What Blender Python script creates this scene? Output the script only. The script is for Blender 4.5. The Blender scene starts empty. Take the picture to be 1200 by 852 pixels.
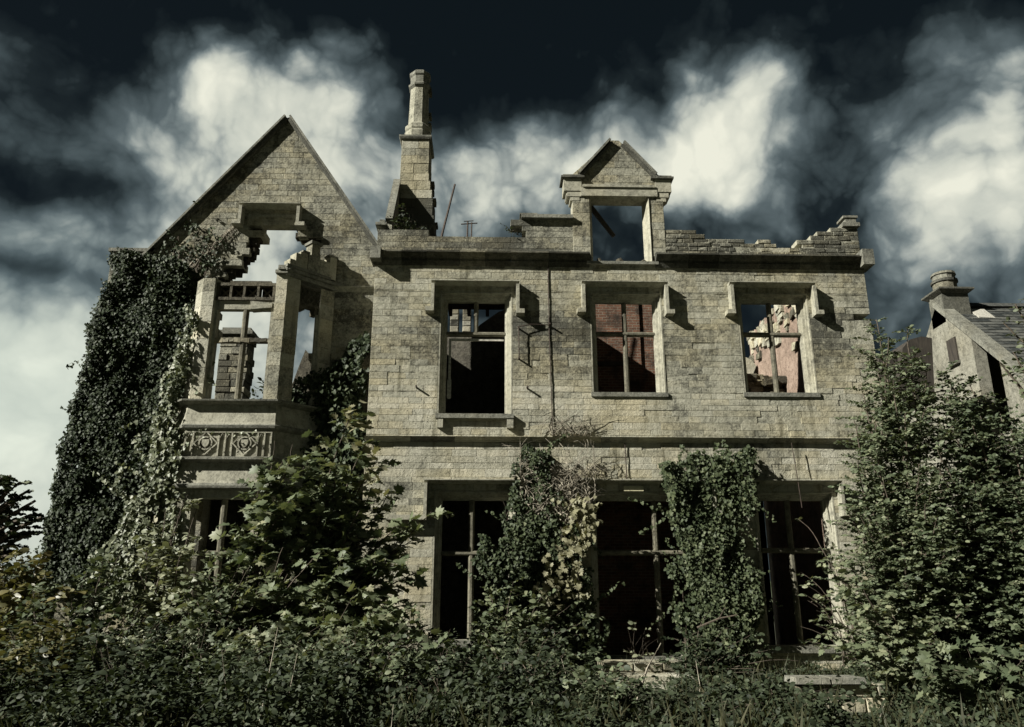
import bpy, math, random
import numpy as np
from mathutils import Vector, noise as mnoise
random.seed(7); rng = np.random.default_rng(7)
scene = bpy.context.scene
C = scene.collection
R = math.radians

# ------------------------------------------------------------------ camera
cam_d = bpy.data.cameras.new('camera'); cam = bpy.data.objects.new('camera', cam_d); C.objects.link(cam)
cam.location = (0, 0, 1.6)
cam.rotation_euler = (R(90 + 17), 0, R(-1.5))
cam_d.sensor_width = 36; cam_d.lens = 28.0
cam_d.clip_start = 0.05; cam_d.clip_end = 3000
scene.camera = cam
scene.render.resolution_x = 1024; scene.render.resolution_y = 727

# ------------------------------------------------------------------ light
SUN_DIR = Vector((0.60, 0.28, -0.41)).normalized()
sl = bpy.data.lights.new('sun', 'SUN'); sl.energy = 5.0; sl.angle = R(0.5); sl.color = (1.0, 0.97, 0.87)
sun = bpy.data.objects.new('sun', sl); C.objects.link(sun)
sun.rotation_euler = SUN_DIR.to_track_quat('-Z', 'Y').to_euler()
scene.view_settings.view_transform = 'Standard'; scene.view_settings.look = 'None'
scene.view_settings.exposure = 0.78; scene.view_settings.gamma = 1.0
scene.view_settings.use_curve_mapping = False
scene.cycles.max_bounces = 6; scene.cycles.diffuse_bounces = 2; scene.cycles.transparent_max_bounces = 4
scene.cycles.sample_clamp_indirect = 4.0

# ------------------------------------------------------------------ node helpers
class NT:
    def __init__(s, tree): s.t = tree; s.n = tree.nodes; s.l = tree.links
    def put(s, sock, v):
        if v is None: return
        if isinstance(v, bpy.types.NodeSocket): s.l.new(v, sock)
        else: sock.default_value = v
    def m(s, op, a, b=None, c=None, clamp=False):
        n = s.n.new('ShaderNodeMath'); n.operation = op; n.use_clamp = clamp
        for i, v in enumerate((a, b, c)):
            if v is not None: s.put(n.inputs[i], v)
        return n.outputs[0]
    def vm(s, op, a, b=None):
        n = s.n.new('ShaderNodeVectorMath'); n.operation = op
        s.put(n.inputs[0], a)
        if b is not None: s.put(n.inputs[3 if op == 'SCALE' else 1], b)
        return n.outputs[1] if op == 'DOT_PRODUCT' else n.outputs[0]
    def noise(s, vec, scale, detail=4, rough=0.5, dist=0.0, col=False):
        n = s.n.new('ShaderNodeTexNoise'); s.put(n.inputs['Vector'], vec)
        n.inputs['Scale'].default_value = scale; n.inputs['Detail'].default_value = detail
        n.inputs['Roughness'].default_value = rough; n.inputs['Distortion'].default_value = dist
        return n.outputs['Color' if col else 'Fac']
    def vor(s, vec, scale, feature='F1', out='Distance'):
        n = s.n.new('ShaderNodeTexVoronoi'); n.feature = feature; s.put(n.inputs['Vector'], vec)
        n.inputs['Scale'].default_value = scale; return n.outputs[out]
    def ramp(s, f, stops, interp='LINEAR'):
        n = s.n.new('ShaderNodeValToRGB'); n.color_ramp.interpolation = interp; s.put(n.inputs[0], f)
        e = n.color_ramp.elements
        while len(e) < len(stops): e.new(0.5)
        for k, (p, c) in enumerate(stops):
            e[k].position = p; e[k].color = (*c, 1) if len(c) == 3 else c
        return n.outputs[0]
    def mix(s, f, a, b, mode='MIX'):
        n = s.n.new('ShaderNodeMix'); n.data_type = 'RGBA'; n.blend_type = mode; n.clamp_factor = True
        s.put(n.inputs[0], f)
        for i, v in ((6, a), (7, b)):
            s.put(n.inputs[i], (*v, 1) if isinstance(v, tuple) and len(v) == 3 else v)
        return n.outputs[2]
    def mr(s, v, a, b, c=0.0, d=1.0, smooth=True):
        n = s.n.new('ShaderNodeMapRange'); n.interpolation_type = 'SMOOTHSTEP' if smooth else 'LINEAR'
        for i, x in enumerate((v, a, b, c, d)): s.put(n.inputs[i], x)
        return n.outputs[0]
    def scale(s, vec, xyz):
        n = s.n.new('ShaderNodeVectorMath'); n.operation = 'MULTIPLY'; s.put(n.inputs[0], vec); n.inputs[1].default_value = xyz
        return n.outputs[0]

# ------------------------------------------------------------------ sky: Nishita air with storm clouds in it
w = bpy.data.worlds.new('World'); scene.world = w; w.use_nodes = True
w.cycles.sampling_method = 'MANUAL'; w.cycles.sample_map_resolution = 256
t = NT(w.node_tree); t.n.clear()
tc = t.n.new('ShaderNodeTexCoord'); dirv = tc.outputs['Generated']
wob = t.vm('SCALE', t.vm('SUBTRACT', t.noise(dirv, 4.0, 4, 0.55, 0.0, True), (0.5, 0.5, 0.5)), 0.15)
wob2 = t.vm('SCALE', t.vm('SUBTRACT', t.noise(dirv, 17.0, 6, 0.6, 0.0, True), (0.5, 0.5, 0.5)), 0.022)
wd = t.vm('NORMALIZE', t.vm('ADD', t.vm('ADD', dirv, wob), wob2))
sx = t.n.new('ShaderNodeSeparateXYZ'); t.put(sx.inputs[0], wd)
az = t.m('ARCTAN2', sx.outputs[0], sx.outputs[1]); el = t.m('ARCSINE', sx.outputs[2])
# cloud banks: (azimuth, elevation), (half widths), strength
BANKS = [
 ((-0.296, 0.570), (.14, .095), .90), ((-0.383, 0.597), (.07, .05), .55), ((-0.191, 0.564), (.075, .09), .62), ((-0.356, 0.478), (.11, .08), .36), ((-0.104, 0.480), (.10, .085), .50),
 ((-0.301, 0.411), (.10, .08), .60), ((0.050, 0.544), (.09, .06), .85), ((-0.022, 0.508), (.10, .07), .55), ((0.147, 0.541), (.06, .07), .5), ((-0.209, 0.638), (.06, .04), .25),
 ((0.325, 0.564), (.13, .115), 1.25), ((0.235, 0.525), (.08, .06), .50), ((0.384, 0.583), (.05, .06), .3), ((0.616, 0.493), (.095, .14), .68), ((0.555, 0.406), (.075, .07), .42), ((0.613, 0.503), (.03, .03), -.22),
 ((0.626, 0.409), (.07, .13), .30), ((0.665, 0.541), (.06, .06), .25), ((-0.520, 0.533), (.035, .03), .34), ((-0.462, 0.538), (.03, .03), .2),
 ((-0.541, 0.148), (.32, .18), 1.0), ((-0.547, 0.378), (.22, .12), .06), ((-0.561, 0.503), (.22, .09), .26), ((-0.444, 0.418), (.06, .06), .12), ((-0.526, 0.307), (.22, .08), .20), ((-0.258, 0.292), (.20, .12), .45), ((-0.429, 0.450), (.06, .07), .22), ((-0.543, 0.407), (.18, .04), .22),
 ((-0.552, 0.456), (.18, .026), -.42), ((-0.560, 0.355), (.16, .014), -.26), ((-0.482, 0.300), (.12, .012), -.14), ((0.463, 0.502), (.035, .12), -.24), ((0.236, 0.613), (.03, .045), -.25), ((-0.030, 0.627), (.06, .05), -.25),
 ((0.167, 0.453), (.09, .045), -.16), ((0.501, 0.320), (.12, .06), .12), ((0.476, 0.412), (.10, .05), -.12), ((0.291, 0.448), (.10, .03), -.2),
]
f = None
for (a0, e0), (sa, se), k in BANKS:
    da = t.m('DIVIDE', t.m('SUBTRACT', az, a0), sa); de = t.m('DIVIDE', t.m('SUBTRACT', el, e0), se)
    q = t.m('ADD', t.m('MULTIPLY', da, da), t.m('MULTIPLY', de, de))
    g = t.m('MULTIPLY', t.m('EXPONENT', t.m('MULTIPLY', q, -1.0)), k)
    f = g if f is None else t.m('ADD', f, g)
fb = t.noise(dirv, 8.5, 10, 0.6, 0.15)
fb2 = t.noise(t.scale(dirv, (1, 1, 2.6)), 3.2, 5, 0.55, 0.2)
vb = t.n.new('ShaderNodeTexVoronoi'); vb.feature = 'F1'; t.put(vb.inputs['Vector'], wd); vb.inputs['Scale'].default_value = 15.0
vb.inputs['Detail'].default_value = 3.0; vb.inputs['Roughness'].default_value = 0.5
bil = t.m('SUBTRACT', 0.35, vb.outputs['Distance'])                     # rounded heads of the cumulus
la = t.m('DIVIDE', t.m('SUBTRACT', az, -.62), .30); le = t.m('DIVIDE', t.m('SUBTRACT', el, .20), .22)
calm = t.m('SUBTRACT', 1.0, t.m('MULTIPLY', t.m('EXPONENT', t.m('MULTIPLY', t.m('ADD', t.m('MULTIPLY', la, la), t.m('MULTIPLY', le, le)), -1.0)), .55))   # thin even veil low in the west
f0 = f; f = 0.0
f = t.m('ADD', f, t.m('MULTIPLY', t.m('SUBTRACT', fb, 0.5), 0.62))
f = t.m('ADD', f, t.m('MULTIPLY', t.m('SUBTRACT', fb2, 0.5), 0.42))
f = t.m('ADD', f, t.m('MULTIPLY', bil, 0.62))
f = t.m('ADD', f0, t.m('MULTIPLY', f, calm))
# the storm ceiling thickens overhead everywhere, the horizon stays paler
rawz = t.n.new('ShaderNodeSeparateXYZ'); t.put(rawz.inputs[0], dirv)
ceil_ = t.mr(rawz.outputs[2], 0.46, 0.66)
f = t.m('SUBTRACT', t.m('ADD', f, t.mr(rawz.outputs[2], 0.42, 0.0, 0.0, 0.16)), t.m('MULTIPLY', ceil_, 0.44))
cloud = t.ramp(t.m('ADD', t.m('MULTIPLY', f, 0.62), 0.325), [
 (0.0, (.0016, .0030, .0033)), (.16, (.0064, .0096, .0100)), (.30, (.027, .037, .039)), (.44, (.058, .075, .079)),
 (.53, (.115, .138, .138)), (.63, (.23, .25, .232)), (.72, (.345, .36, .315)), (.95, (.51, .51, .43))])
cloud = t.mix(t.m('SUBTRACT', 1.0, calm), cloud, t.mix(1.0, cloud, (.80, .93, .96), 'MULTIPLY'))
sky = t.n.new('ShaderNodeTexSky'); sky.sky_type = 'NISHITA'; sky.sun_disc = False
sky.sun_elevation = R(31.8); sky.sun_rotation = R(245); sky.dust_density = 2.0
skyc = t.mix(0.35, sky.outputs[0], (0.35, 0.42, 0.45), 'MIX')
b1 = t.n.new('ShaderNodeBackground'); t.put(b1.inputs[0], skyc); b1.inputs[1].default_value = 0.05
b2 = t.n.new('ShaderNodeBackground'); t.put(b2.inputs[0], cloud); b2.inputs[1].default_value = 1.0
ms = t.n.new('ShaderNodeMixShader'); ms.inputs[0].default_value = 0.96
t.l.new(b1.outputs[0], ms.inputs[1]); t.l.new(b2.outputs[0], ms.inputs[2])
wo = t.n.new('ShaderNodeOutputWorld'); t.l.new(ms.outputs[0], wo.inputs[0])

# ------------------------------------------------------------------ materials
def new_mat(name):
    m = bpy.data.materials.new(name); m.use_nodes = True
    t = NT(m.node_tree); p = t.n['Principled BSDF']
    return m, t, p
def attr(t, name='tone'):
    a = t.n.new('ShaderNodeAttribute'); a.attribute_name = name; return a.outputs['Fac']
def stone_mat(name, dark, mid, pale, stain=0.5, grain=1.0, bumpd=0.02, rough=0.92, lichen=0.35):
    m, t, p = new_mat(name)
    pos = t.n.new('ShaderNodeNewGeometry').outputs['Position']
    big = t.noise(pos, 0.55, 5, 0.55, 0.6)
    mott = t.noise(pos, 5.5, 8, 0.68, 0.2)
    gr = t.noise(pos, 19.0, 4, 0.75)
    strk = t.noise(t.scale(pos, (4.0, 4.0, 0.45)), 1.0, 5, 0.6)
    tone = attr(t)
    v = t.m('ADD', t.m('MULTIPLY', mott, 0.65), t.m('MULTIPLY', gr, 0.62 * grain))
    v = t.m('ADD', v, t.m('MULTIPLY', t.m('SUBTRACT', big, 0.5), 0.8 * stain))
    v = t.m('ADD', t.m('SUBTRACT', v, 0.225 * grain), t.m('MULTIPLY', tone, 0.75))
    col = t.ramp(v, [(0.18, dark), (0.42, mid), (0.72, pale)])
    st = t.mr(strk, 0.52, 0.72, 0.0, stain)
    col = t.mix(st, col, t.mix(1.0, col, (0.42, 0.42, 0.38), 'MULTIPLY'))
    pits = t.mr(t.noise(pos, 17.0, 4, 0.75), 0.56, 0.70)
    col = t.mix(t.m('MULTIPLY', pits, lichen), col, dark)
    hue = t.m('FRACT', t.m('MULTIPLY', t.m('ADD', tone, 3.0), 37.0)); warm = t.m('ADD', t.m('MULTIPLY', hue, .3), t.m('MULTIPLY', t.noise(pos, .8, 3), .95))
    col = t.mix(t.mr(warm, .45, .95), col, t.mix(1.0, col, (1.04, .97, .83), 'MULTIPLY'))
    t.put(p.inputs['Base Color'], col); p.inputs['Roughness'].default_value = rough
    p.inputs['Specular IOR Level'].default_value = 0.2
    b = t.n.new('ShaderNodeBump'); b.inputs['Strength'].default_value = 1.0; b.inputs['Distance'].default_value = bumpd * 1.45
    h = t.m('ADD', t.m('MULTIPLY', mott, 0.7), t.m('MULTIPLY', gr, 0.75))
    h = t.m('SUBTRACT', h, t.m('MULTIPLY', pits, 0.5))
    t.put(b.inputs['Height'], h); t.l.new(b.outputs[0], p.inputs['Normal'])
    return m
M = {}
M['stone'] = stone_mat('limestone', (.085, .085, .070), (.345, .338, .270), (.50, .485, .40), 0.85, lichen=.30)
M['dress'] = stone_mat('dressed_limestone', (.11, .108, .088), (.36, .35, .28), (.50, .485, .40), 0.45, 0.6, 0.010, 0.88, 0.2)
M['dark'] = stone_mat('lichen_and_shade_stone', (.03, .031, .026), (.10, .10, .084), (.26, .255, .21), 0.4, 0.9, 0.012)  # lichened copings; also paints shade on the cornice and outbuilding chimney
M['frame'] = stone_mat('dark_mullion', (.05, .048, .038), (.17, .16, .12), (.36, .34, .26), 0.6, 0.6, 0.010, 0.88, 0.3)  # darker than the stone of the surrounds
M['core'] = stone_mat('rubble_core', (.03, .028, .022), (.10, .092, .07), (.20, .185, .14), 0.4, 1.2, 0.04)
M['lead'] = stone_mat('weathered_coping', (.05, .05, .044), (.19, .19, .16), (.38, .375, .32), 0.4, 0.9, 0.012)
M['plaster'] = stone_mat('pink_plaster', (.10, .075, .058), (.30, .225, .18), (.43, .36, .30), 0.4, 0.6, 0.015, 0.9, 0.3)
M['render'] = stone_mat('old_limewash', (.07, .069, .057), (.25, .243, .20), (.38, .37, .31), 0.5, 0.6, 0.012)
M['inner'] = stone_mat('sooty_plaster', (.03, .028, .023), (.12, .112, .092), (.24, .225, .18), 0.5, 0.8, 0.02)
def brick_mat():
    m, t, p = new_mat('old_red_brick')
    pos = t.n.new('ShaderNodeNewGeometry').outputs['Position']
    s = t.n.new('ShaderNodeSeparateXYZ'); t.put(s.inputs[0], pos)
    cx = t.n.new('ShaderNodeCombineXYZ'); t.put(cx.inputs[0], t.m('ADD', s.outputs[0], s.outputs[1])); t.put(cx.inputs[1], s.outputs[2])
    wv = t.vm('ADD', cx.outputs[0], t.vm('SCALE', t.vm('SUBTRACT', t.noise(pos, 6, 3, .5, 0, True), (.5, .5, .5)), .02))
    b = t.n.new('ShaderNodeTexBrick'); t.put(b.inputs['Vector'], wv)
    b.inputs['Color1'].default_value = (.19, .095, .06, 1); b.inputs['Color2'].default_value = (.11, .06, .042, 1)
    b.inputs['Mortar'].default_value = (.22, .19, .15, 1); b.inputs['Scale'].default_value = 1.0
    b.inputs['Brick Width'].default_value = .24; b.inputs['Row Height'].default_value = .085; b.inputs['Mortar Size'].default_value = .009
    n = t.noise(pos, 2.2, 6, .65); c = t.mix(t.mr(n, .42, .68), b.outputs['Color'], (.045, .035, .028))
    c = t.mix(t.mr(t.noise(pos, 9, 5, .7), .58, .75), c, (.28, .22, .17))
    t.put(p.inputs['Base Color'], c); p.inputs['Roughness'].default_value = .95; p.inputs['Specular IOR Level'].default_value = .15
    bp = t.n.new('ShaderNodeBump'); bp.inputs['Strength'].default_value = .9; bp.inputs['Distance'].default_value = .015
    t.put(bp.inputs['Height'], t.m('ADD', t.m('MULTIPLY', b.outputs['Fac'], -1.0), t.noise(pos, 20, 5, .7))); t.l.new(bp.outputs[0], p.inputs['Normal'])
    return m
M['brick'] = brick_mat()
def simple(name, a, b, sc=8.0, rough=.8, metal=0.0, stretch=(1, 1, 1), bump=.01):
    m, t, p = new_mat(name)
    pos = t.n.new('ShaderNodeNewGeometry').outputs['Position']
    n = t.noise(t.scale(pos, stretch), sc, 6, .65)
    tone = attr(t)
    t.put(p.inputs['Base Color'], t.ramp(t.m('ADD', n, t.m('MULTIPLY', tone, .6)), [(.3, a), (.7, b)]))
    p.inputs['Roughness'].default_value = rough; p.inputs['Metallic'].default_value = metal
    bp = t.n.new('ShaderNodeBump'); bp.inputs['Strength'].default_value = .7; bp.inputs['Distance'].default_value = bump
    t.put(bp.inputs['Height'], n); t.l.new(bp.outputs[0], p.inputs['Normal'])
    return m
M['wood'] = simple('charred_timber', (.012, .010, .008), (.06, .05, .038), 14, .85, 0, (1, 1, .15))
M['palewood'] = simple('flaking_white_paint', (.20, .19, .16), (.62, .60, .53), 18, .7)
M['iron'] = simple('rusty_iron', (.02, .017, .014), (.085, .06, .045), 25, .7, .3)
M['slate'] = simple('roof_slate', (.028, .032, .032), (.105, .108, .098), 9, .6)
M['bark'] = simple('bark', (.035, .028, .02), (.13, .105, .078), 22, .9, 0, (1, 1, .3))
M['twig'] = simple('dry_twig', (.15, .135, .105), (.40, .36, .285), 22, .9)
M['cream'] = simple('cream_paint', (.45, .42, .27), (.62, .58, .40), 12, .6)
def ground_mat():
    m, t, p = new_mat('rough_ground')
    pos = t.n.new('ShaderNodeNewGeometry').outputs['Position']
    n = t.m('ADD', t.m('MULTIPLY', t.noise(pos, .35, 6, .6), .5), t.m('MULTIPLY', t.noise(pos, 6, 8, .7), .5))
    t.put(p.inputs['Base Color'], t.ramp(n, [(.35, (.018, .020, .011)), (.52, (.035, .042, .019)), (.68, (.075, .070, .040))]))
    p.inputs['Roughness'].default_value = 1.0
    b = t.n.new('ShaderNodeBump'); b.inputs['Distance'].default_value = .08; t.put(b.inputs['Height'], n); t.l.new(b.outputs[0], p.inputs['Normal'])
    return m
M['ground'] = ground_mat()
def leaf_mat(name, cols, rough=.42, trans=.22, spec=.5):
    m, t, p = new_mat(name)
    tone = attr(t)
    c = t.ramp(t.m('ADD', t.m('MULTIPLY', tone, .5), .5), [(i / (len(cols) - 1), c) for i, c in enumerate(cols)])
    t.put(p.inputs['Base Color'], c); p.inputs['Roughness'].default_value = rough; p.inputs['Specular IOR Level'].default_value = spec
    tr = t.n.new('ShaderNodeBsdfTranslucent'); t.put(tr.inputs[0], t.mix(1.0, c, (1.0, 1.0, .55), 'MULTIPLY'))
    mx = t.n.new('ShaderNodeMixShader'); mx.inputs[0].default_value = trans
    t.l.new(p.outputs[0], mx.inputs[1]); t.l.new(tr.outputs[0], mx.inputs[2])
    t.l.new(mx.outputs[0], t.n['Material Output'].inputs[0])
    return m
M['ivy'] = leaf_mat('ivy_leaf', [(.014, .023, .012), (.034, .048, .024), (.075, .094, .048), (.16, .172, .098)], .55, .12, .22)
M['palecreeper'] = leaf_mat('pale_creeper_leaf', [(.075, .094, .056), (.15, .17, .105), (.24, .252, .165), (.36, .36, .25)], .5, .2)  # paler than the other green leaves
M['sapling'] = leaf_mat('sycamore_leaf', [(.040, .056, .031), (.090, .118, .064), (.165, .192, .112), (.31, .31, .20)], .52, .25, .35)
M['cream_leaf'] = leaf_mat('yellow_and_sunlit_leaf', [(.12, .115, .06), (.25, .24, .15), (.40, .38, .26)], .55, .22, .3)  # yellow creeper; also paints the sunlit leaves of the sapling
M['shrub'] = leaf_mat('shrub_leaf', [(.028, .040, .023), (.072, .094, .052), (.140, .164, .095), (.26, .27, .17)], .55, .22, .3)
M['olive'] = leaf_mat('olive_leaf', [(.045, .045, .018), (.085, .085, .032), (.14, .13, .052), (.22, .18, .075)], .45, .25)
M['weed'] = leaf_mat('weed_leaf', [(.010, .016, .009), (.024, .034, .018), (.055, .070, .038), (.115, .124, .072)], .6, .2, .25)  # lowered albedo puts the foreground shade into the leaf colour
M['grass'] = leaf_mat('grass_blade', [(.025, .028, .014), (.055, .058, .028), (.15, .135, .08)], .6, .25, .25)

# ------------------------------------------------------------------ mesh collecting
def obj(name, mesh, parent=None, loc=None):
    o = bpy.data.objects.new(name, mesh); C.objects.link(o)
    if parent is not None: o.parent = parent
    if loc is not None: o.location = loc
    return o
def tag(o, label=None, cat=None, group=None, kind=None):
    if label: o['label'] = label
    if cat: o['category'] = cat
    if group: o['group'] = group
    if kind: o['kind'] = kind
    return o
def thing(name, label, cat, group=None):
    return tag(obj(name, None), label, cat, group)
class G:
    def __init__(s): s.v = []; s.f = []; s.t = []
    def add(s, vs, fs, tone=0.0):
        b = len(s.v); s.v += [tuple(v) for v in vs]; s.f += [tuple(i + b for i in f) for f in fs]; s.t += [tone] * len(vs)
    def box(s, x0, x1, y0, y1, z0, z1, tone=0.0):
        s.add([(x0,y0,z0),(x1,y0,z0),(x1,y1,z0),(x0,y1,z0),(x0,y0,z1),(x1,y0,z1),(x1,y1,z1),(x0,y1,z1)],
              [(0,3,2,1),(4,5,6,7),(0,1,5,4),(1,2,6,5),(2,3,7,6),(3,0,4,7)], tone)
    def hull8(s, vs, tone=0.0):
        s.add(vs, [(0,3,2,1),(4,5,6,7),(0,1,5,4),(1,2,6,5),(2,3,7,6),(3,0,4,7)], tone)
    def prism(s, pts, a, b, tone=0.0):
        """pts: loop of 3-D points; swept from +a to +b (vectors)"""
        n = len(pts); a = Vector(a); b = Vector(b)
        vs = [Vector(p) + a for p in pts] + [Vector(p) + b for p in pts]
        fs = [tuple(range(n)), tuple(range(2 * n - 1, n - 1, -1))] + [(i, i + n, (i + 1) % n + n, (i + 1) % n) for i in range(n)]
        s.add(vs, fs, tone)
    def xz(s, poly, y0, y1, tone=0.0):
        s.prism([(x, 0, z) for x, z in poly], (0, y0, 0), (0, y1, 0), tone)
    def loft(s, loops, tone=0.0, cap=False):
        n = len(loops[0]); vs = [p for l in loops for p in l]
        fs = [(k*n+i, k*n+(i+1)%n, (k+1)*n+(i+1)%n, (k+1)*n+i) for k in range(len(loops)-1) for i in range(n)]
        if cap: fs += [tuple(range(n-1, -1, -1)), tuple((len(loops)-1)*n+i for i in range(n))]
        s.add(vs, fs, tone)
    def tube(s, pts, radii, n=6, tone=0.0):
        pts = [Vector(p) for p in pts]; loops = []
        for i, p in enumerate(pts):
            d = (pts[min(i+1, len(pts)-1)] - pts[max(i-1, 0)])
            d = d.normalized() if d.length > 1e-9 else Vector((0, 0, 1))
            a = d.orthogonal().normalized(); b = d.cross(a)
            r = radii[i] if hasattr(radii, '__len__') else radii
            loops.append([tuple(p + (a * math.cos(q) + b * math.sin(q)) * r) for q in (2 * math.pi * k / n for k in range(n))])
        s.loft(loops, tone, True)
    def block(s, x0, x1, yf, z0, z1, depth=.07, ch=.006, tone=0.0, j=.006, poly=None):
        """dressed stone with chamfered, slightly uneven face, front at yf looking to -Y"""
        r = lambda: random.uniform(-j, j) * .7
        q = poly or [(x0, z0), (x1, z0), (x1, z1), (x0, z1)]
        cx = sum(p[0] for p in q) / len(q); cz = sum(p[1] for p in q) / len(q); n = len(q)
        def inset(p):
            dx, dz = cx - p[0], cz - p[1]
            return (p[0] + math.copysign(min(ch, abs(dx)*.5), dx) + r()*.5, yf + r(), p[1] + math.copysign(min(ch, abs(dz)*.5), dz) + r()*.5)
        back = [(p[0], yf + depth, p[1]) for p in q]; mid = [(p[0], yf + ch * .9, p[1]) for p in q]; fr = [inset(p) for p in q]
        fs = [(i, (i+1)%n, n+(i+1)%n, n+i) for i in range(n)] + [(n+i, n+(i+1)%n, 2*n+(i+1)%n, 2*n+i) for i in range(n)] + [tuple(range(2*n, 3*n))]
        s.add(back + mid + fr, fs, tone)
    def mesh(s, name, mat):
        me = bpy.data.meshes.new(name); me.from_pydata(s.v, [], s.f); me.materials.append(mat)
        a = me.attributes.new('tone', 'FLOAT', 'POINT'); a.data.foreach_set('value', np.array(s.t, dtype=np.float32))
        me.update(); return me
    def build(s, name, mat, parent=None):
        return obj(name, s.mesh(name, mat), parent)
def one(name, mat, parent, fn):
    g = G(); fn(g); return g.build(name, mat, parent)

def rake(g, p, q, t0, t1, ya, yb):
    d = Vector((q[0] - p[0], 0, q[1] - p[1])).normalized(); nrm = Vector((-d.z, 0, d.x)) * (1 if d.x > 0 else -1)
    P0, Q0 = Vector((p[0], 0, p[1])), Vector((q[0], 0, q[1]))
    g.prism([P0 + nrm * t0, Q0 + nrm * t0, Q0 + nrm * t1, P0 + nrm * t1], (0, ya, 0), (0, yb, 0))
# ------------------------------------------------------------------ coursed stone walls
def clip(poly, line):
    """keep the side of a x + b z <= c"""
    a, b, c = line; out = []
    for i in range(len(poly)):
        p, q = poly[i], poly[(i + 1) % len(poly)]
        dp = a*p[0] + b*p[1] - c; dq = a*q[0] + b*q[1] - c
        if dp <= 0: out.append(p)
        if dp * dq < 0:
            k = dp / (dp - dq); out.append((p[0] + (q[0]-p[0])*k, p[1] + (q[1]-p[1])*k))
    return out
def inside(poly, x, z):
    c = False
    for i in range(len(poly)):
        (x0, z0), (x1, z1) = poly[i], poly[i - 1]
        if (z0 > z) != (z1 > z) and x < (x1 - x0) * (z - z0) / (z1 - z0) + x0: c = not c
    return c
def courses(z0, z1, h, breaks=()):
    zs = sorted({z0, z1, *[b for b in breaks if z0 < b < z1]}); out = []
    for a, b in zip(zs, zs[1:]):
        n = max(1, round((b - a) / h)); cuts = [a + (b - a) * (i + (random.uniform(-.12, .12) if 0 < i < n else 0)) / n for i in range(n + 1)]
        out += list(zip(cuts, cuts[1:]))
    return out
def stone_wall(parent, x0, x1, z0, z1, yf, thick, h=.21, wmin=.28, wmax=.72, openings=(), keep=None, lines=(), shown=None, limit=300,
               tonefn=None, erode=None, mat='stone', core='stone', name='facade_wall', joint=.004, rough=.0025, tvar=.045, bj=.006, bch=.006, hide=None):
    """courses of separate stones on a mortar core. keep(x,z) drops whole stones (ragged edges); lines clip to a raked outline."""
    cr = G(); cand = []
    for a, b in courses(z0, z1, h, [z for o in openings for z in o[2:]]):
        zm = (a + b) / 2
        runs = [(x0, x1)]
        for ox0, ox1, oz0, oz1 in openings:
            if oz0 < zm < oz1:
                runs = [r for p, q in runs for r in ((p, min(q, ox0)), (max(p, ox1), q)) if r[1] - r[0] > .03]
        for p, q in runs:
            x = p
            while x < q - 1e-6:
                wd = random.uniform(wmin, wmax) * (1.0 if random.random() > .15 else .6)
                e = x + wd
                if q - e < wmin * .7: e = q
                poly = [(x, a), (e, a), (e, b), (x, b)]
                for l in lines: poly = clip(poly, l) if len(poly) > 2 else []
                if len(poly) > 2 and (keep is None or keep((x + e) / 2, zm)):
                    cr.xz(poly, yf + .014, yf + thick)
                    tn = random.gauss(0, tvar) + (tonefn((x + e) / 2, zm) if tonefn else 0)
                    out = random.uniform(-rough, rough) + (erode((x + e) / 2, zm) if erode else 0)
                    area = (e - x) * (b - a) if (hide is None or not hide((x + e) / 2, zm)) else 0
                    j = joint / 2
                    pc = [(px + math.copysign(j, (x + e) / 2 - px), pz + math.copysign(j, zm - pz)) for px, pz in poly]
                    cand.append((area, pc, out, tn))
                x = e
    base = cr.build(name, M[core], parent)
    cand.sort(key=lambda c: -c[0]); rest = G()
    for k, (area, pc, out, tn) in enumerate(cand):
        g = G() if (k < limit and area > 0) else rest
        g.block(0, 0, yf + out, 0, 0, depth=.07 - min(out, .05) , tone=tn, poly=pc, j=bj, ch=bch)
        if g is not rest: g.build('stone_block', M[mat], base)
    if rest.v:
        o = rest.build('small_stones', M[mat], base); o['kind'] = 'stuff'
    return base

# ------------------------------------------------------------------ windows
def rect_loop(x0, x1, z0, z1, y): return [(x0, y, z0), (x1, y, z0), (x1, y, z1), (x0, y, z1)]
def surround(parent, x0, x1, z0, z1, yf, prof, name='window'):
    loops = [rect_loop(x0 + i, x1 - i, z0 + i * .12, z1 - i, yf + d) for i, d in prof]
    g = G(); g.loft(loops); return g.build(name, M['dress'], parent)
PROF = [(0, -.004), (.035, -.004), (.045, .05), (.075, .06), (.08, .15), (.135, .17), (.145, .22), (.19, .25), (.19, .36), (.0, .37)]
def bar(x0, x1, y0, y1, z0, z1):
    """mullion or transom with chamfered front arrises"""
    g = G()
    if (z1 - z0) > (x1 - x0):
        c = min(.045, (x1 - x0) * .3); lp = [(x0, y0+c), (x0+c, y0), (x1-c, y0), (x1, y0+c), (x1, y1-c), (x1-c, y1), (x0+c, y1), (x0, y1-c)]
        g.prism([(x, y, 0) for x, y in lp], (0, 0, z0), (0, 0, z1))
    else:
        c = min(.045, (z1 - z0) * .3); lp = [(y0+c, z0), (y0, z0+c), (y0, z1-c), (y0+c, z1), (y1-c, z1), (y1, z1-c), (y1, z0+c), (y1-c, z0)]
        g.prism([(0, y, z) for y, z in lp], (x0, 0, 0), (x1, 0, 0))
    return g
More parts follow.
